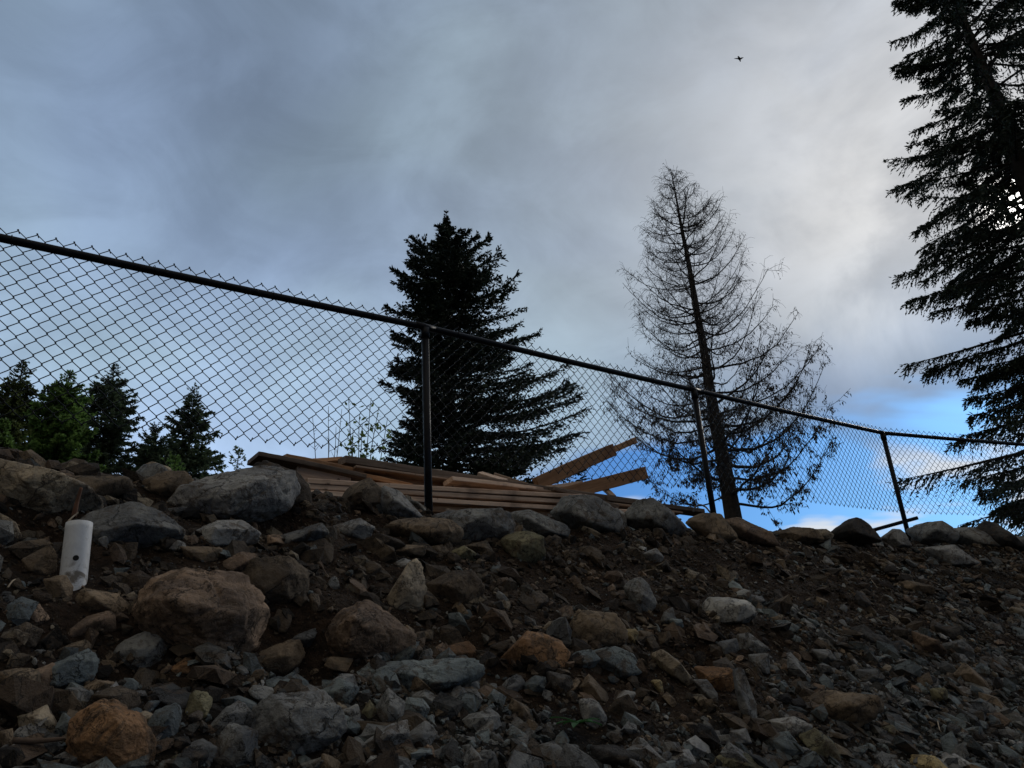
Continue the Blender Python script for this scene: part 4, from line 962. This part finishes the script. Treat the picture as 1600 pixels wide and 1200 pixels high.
conifer('cedar_tree', azof(299, 660), 28, 597, [(597, 1, 1), (610, 10, 9), (635, 22, 18), (660, 32, 26), (690, 40, 36), (720, 46, 48), (745, 50, 56), (800, 50, 56)], .16, 'small pointed dark cedar left of the lumber pile', M_ced, M_bark, nb=220, twigs=22, sprays=6, sl=.12, sw=.030, rise=.3, droop=.25, upturn=.2, seed=24, group=GT, jag=.3, gapiness=.7)
conifer('leafy_tree', azof(240, 700), 27, 664, [(664, 10, 10), (680, 22, 20), (710, 28, 28), (745, 34, 34), (800, 34, 34)], .1, 'low rounded dark tree between the two pointed cedars', M_ced, M_bark, nb=150, twigs=22, sprays=6, sl=.12, sw=.034, rise=.7, droop=.2, seed=25, group=GT, zlow=.3)
conifer('green_tree', azof(0, 700), 22, 655, [(655, 4, 4), (680, 18, 10), (720, 30, 18), (745, 32, 20), (800, 30, 20)], .08, 'bright low leafy tree cut by the left edge', M_grn, M_bark, nb=70, twigs=18, sprays=5, sl=.2, sw=.06, rise=.7, droop=.2, seed=26, group=GT, zlow=.3)
conifer('young_tree', azof(372, 725), 20, 699, [(699, 4, 4), (715, 14, 12), (735, 20, 18), (760, 24, 20), (800, 22, 20)], .05, 'small pale green young tree left of the lumber pile', M_pale, M_bark, nb=34, twigs=9, sprays=4, sl=.15, sw=.04, rise=.9, droop=.1, seed=27, group=GT, zlow=.3)
conifer('bush', azof(272, 735), 15, 715, [(715, 8, 6), (728, 16, 14), (745, 16, 16), (770, 16, 16)], .03, 'bright yellow-green bush peeping over the crest below the small cedar', M_grn, M_bark, nb=30, twigs=10, sprays=4, sl=.12, sw=.035, rise=1.0, droop=.1, seed=28, zlow=.2, cat='bush')

# dead, nearly leafless tree
def dead_tree():
    nr = np.random.default_rng(42); D_ = 18.0; az = azof(1112, 600)
    tab = [(262, 2, 3), (285, 26, 16), (310, 26, 40), (345, 62, 78), (375, 72, 92), (405, 80, 90), (430, 118, 84), (455, 128, 100), (480, 104, 135), (520, 116, 140), (555, 148, 160), (600, 172, 200), (640, 190, 215), (690, 175, 195), (730, 150, 175), (770, 110, 165), (800, 70, 140), (840, 40, 60)]
    zs, Ls, Rs = pixprof(az, D_, tab); ztop = solve_z(az, D_, 263)[0]
    bx, by = math.sin(az)*D_, math.cos(az)*D_; base = np.array([bx, by, .6]); top = np.array([bx-.12, by, ztop]); rightv = np.array([math.cos(az), -math.sin(az)])
    TP, TR = trunk_curve(base, top, .26, 26, .03, 9); TR = TR*(.55+.45*(1-np.linspace(0, 1, 26))); root = empty('dead_tree', base, 'nearly bare dying tree with upswept branches right of centre', 'tree')
    T = TB(); T.tube(TP-base, TR, 12); Bt = TB(); Tw = TB(); LV = []; LQ = []; nvv = 0
    nb = 142; zmin = solve_z(az, D_, 800)[0]
    hz = zmin+(ztop*.985-zmin)*np.sort(nr.random(nb)**.8)
    for k in range(nb):
        h_ = hz[k]; frac = (h_-zmin)/(ztop-zmin); a = (k*2.39996+nr.normal(0, .3)) % 6.283; dirh = np.array([math.cos(a), math.sin(a)]); cr = dirh@rightv
        sagk = nr.uniform(.05, .22)*(1-frac); upk = nr.uniform(.40, .80); tipz = h_
        for _ in range(3):
            Rr, Rl = np.interp(tipz, zs, Rs), np.interp(tipz, zs, Ls); tipz = min(ztop*.99, h_+(upk+.05-sagk*.8)*(Rr*(1+cr)/2+Rl*(1-cr)/2))
        Lb = (Rr*(1+cr)/2+Rl*(1-cr)/2)*nr.uniform(.82, 1.10)*(1-.2*max(0, -(dirh@np.array([math.sin(az), math.cos(az)])))); Lb = max(.2, Lb)
        t0 = np.array([np.interp(h_, TP[:, 2], TP[:, q]) for q in range(3)])
        m = 12; uu = np.linspace(0, 1, m)
        zc_ = Lb*(-sagk*np.sin(uu*math.pi*.7)+upk*uu**2.4) + .05*Lb*uu
        side = np.cumsum(nr.normal(0, .05, m))*Lb*.25
        X = np.stack([t0[0]+dirh[0]*Lb*uu-dirh[1]*side, t0[1]+dirh[1]*Lb*uu+dirh[0]*side, t0[2]+zc_+np.cumsum(nr.normal(0, .01, m))*Lb], 1)
        rb = .008+.012*Lb*(1-.3*frac)*nr.uniform(.6, 1.25)
        Bt.tube(X-base, np.linspace(rb, .005, m), 5, cap=False)
        nt_ = int(4.5+(5.5-2*frac)*Lb)
        ut = np.sort(nr.uniform(.18, 1, nt_))
        for q in range(nt_):
            Pq = np.array([np.interp(ut[q], uu, X[:, e]) for e in range(3)]); e = min(m-2, int(ut[q]*(m-1))); tn = unit(X[e+1]-X[e])
            sv = unit(np.cross(tn, [0, 0, 1.]))*(1 if nr.random() < .5 else -1)
            td = unit(tn*nr.uniform(.3, 1)+sv*nr.uniform(.3, 1)+np.array([0, 0, nr.normal(.1, .3)])); tl = nr.uniform(.22, .62)*(.5+.35*Lb)*(1.15-.4*ut[q])
            v_ = np.linspace(0, 1, 5); Y = Pq+td*(tl*v_)[:, None]+np.array([0, 0, 1])*(.25*tl*v_**2*nr.uniform(-.6, 1.2))[:, None]+nr.normal(0, .012, (5, 3))*v_[:, None]
            Tw.tube(Y-base, np.linspace(.006, .003, 5), 3, cap=False)
            # hanging twiglets
            nn_ = int(nr.integers(3, 9-3*frac)); uq = nr.uniform(.15, 1, nn_)
            for g_ in uq:
                S0 = np.array([np.interp(g_, v_, Y[:, e2]) for e2 in range(3)]); l2 = nr.uniform(.08, .26)
                dd_ = unit(td*.6+np.array([nr.normal(0, .5), nr.normal(0, .5), -nr.uniform(.1, 1.0) if nr.random() < .75 else .6]))
                low2 = max(0.0, 1-(S0[2]-zmin)/(ztop-zmin)*1.75); S1 = S0+dd_*l2; S2 = S1+unit(dd_+np.array([0, 0, -.8]))*l2*.5
                Tw.tube(np.array([S0, S1, S2])-base, np.array([.0036, .003, .0024]), 3, cap=False)
                # withered sprays: more low down where some foliage is left
                low = low2*nr.uniform(.7, 1.1)
                cnt = nr.poisson(.7+6.5*low**1.3+(3.0 if low > .60 else 0))
                if cnt:
                    c = S0+(S2-S0)*nr.random((cnt, 1))+nr.normal(0, .02, (cnt, 3)); d = unit(np.array([0, 0, -1.])+nr.normal(0, .45, (cnt, 3))); s_ = unit(np.cross(d, nr.normal(size=(cnt, 3))))
                    V, Q = diamonds(c, d, s_, (.055+.035*low)*nr.uniform(.7, 1.5, cnt), (.010+.007*low)*nr.uniform(.6, 1.4, cnt)); LV.append(V); LQ.append(Q+nvv); nvv += len(V)
    T.build('trunk', M_bark2, root); Bt.build('branches', M_bark2, root); Tw.build('twigs', M_bark2, root, False)
    meshnp('crown', np.concatenate(LV)-base, [np.concatenate(LQ)], M_dead, root)
dead_tree()

# thin saplings behind the lumber
def sapling(px, ytop, D_, label, leaves, seed, stems):
    nr = np.random.default_rng(seed); az = azof(px, 700); base = np.array([math.sin(az)*D_, math.cos(az)*D_, .85]); root = empty('sapling', base, label, 'sapling', 'thin saplings behind the lumber pile')
    S = TB(); LV = []; LQ = []; nvv = 0
    for (tx, ty) in stems:
        z_, _ = solve_z(azof(tx, ty), D_, ty); a2 = azof(tx, ty); tip = np.array([math.sin(a2)*D_, math.cos(a2)*D_+nr.normal(0, .2), z_])
        u = np.linspace(0, 1, 12); X = base*(1-u[:, None])+tip*u[:, None]; X[:, :2] = base[:2]+(tip-base)[:2]*(u[:, None]**1.5); X += np.cumsum(nr.normal(0, .008, (12, 3)), 0)
        S.tube(X-base, np.linspace(.016, .004, 12), 5)
        for q in range(16):
            g_ = nr.uniform(.42, .98); P = np.array([np.interp(g_, u, X[:, e]) for e in range(3)]); d = unit(np.array([nr.normal(0, .8), nr.normal(0, .8), nr.uniform(.4, 1.1)])); l = nr.uniform(.12, .4)*(1.2-g_)
            Y = P+d*(l*np.linspace(0, 1, 4))[:, None]; S.tube(Y-base, np.linspace(.005, .002, 4), 4, cap=False)
            if leaves:
                n = nr.integers(1, 4) if nr.random() < leaves else 0
                if n:
                    c = Y[-1]+nr.normal(0, .02, (n, 3)); dd_ = unit(nr.normal(size=(n, 3))+[0, 0, .2]); s_ = unit(np.cross(dd_, nr.normal(size=(n, 3))))
                    V, Q = diamonds(c, dd_, s_, nr.uniform(.07, .12, n), nr.uniform(.02, .036, n)); LV.append(V); LQ.append(Q+nvv); nvv += len(V)
    S.build('stem', M_bark, root)
    if LV: meshnp('leaves', np.concatenate(LV)-base, [np.concatenate(LQ)], M_pale, root)
sapling(560, 612, 11.0, 'thin multi-stemmed sapling with a few pale leaves left of the nearest fence post', .75, 71, [(545, 622), (546, 655), (562, 640), (578, 622), (592, 630), (603, 655), (570, 670)])
sapling(515, 650, 12.5, 'bare thin sapling left of the leafy one behind the lumber', 0, 72, [(492, 655), (518, 640), (507, 672), (528, 668), (536, 640)])

# bird
bd = pt(1155, 92, 22.0); bird = empty('bird', bd, 'tiny dark bird flying high in the grey sky', 'bird')
M_bird = simple('dark_feathers', (.03, .03, .032)); u = np.linspace(0, 1, 11); r_ = .028*np.sin(np.clip(u*1.0+.02, 0, 1)*math.pi)**.7+.002
r_ = np.where(u > .78, .013*np.sin((1-u)/.22*math.pi*.5+.3)+.004, r_)
T = TB(); T.tube(np.stack([(u-.5)*.2, u*0, .01*np.sin(u*3)], 1), r_, 10); T.build('body', M_bird, bird)
for sg in (-1, 1):
    vv = []
    for q, e in enumerate(np.linspace(0, 1, 6)):
        y = sg*(.015+.13*e); z = .035*e-.05*e*e+.01; ch = .055*(1-e**1.6)+.008; x0 = .02-.05*e
        vv += [(x0+ch*.5, y, z+.003), (x0, y, z+.006), (x0-ch*.5, y, z), (x0, y, z-.002)]
    qd = [(4*a+b, 4*a+(b+1) % 4, 4*a+4+(b+1) % 4, 4*a+4+b) for a in range(5) for b in range(4)]+[(0, 1, 2, 3), (20, 21, 22, 23)]
    meshnp('wing', np.array(vv), [qd], M_bird, bird, True)
bird.rotation_euler = (.5, .2, 1.0); bird.scale = (1.25,)*3
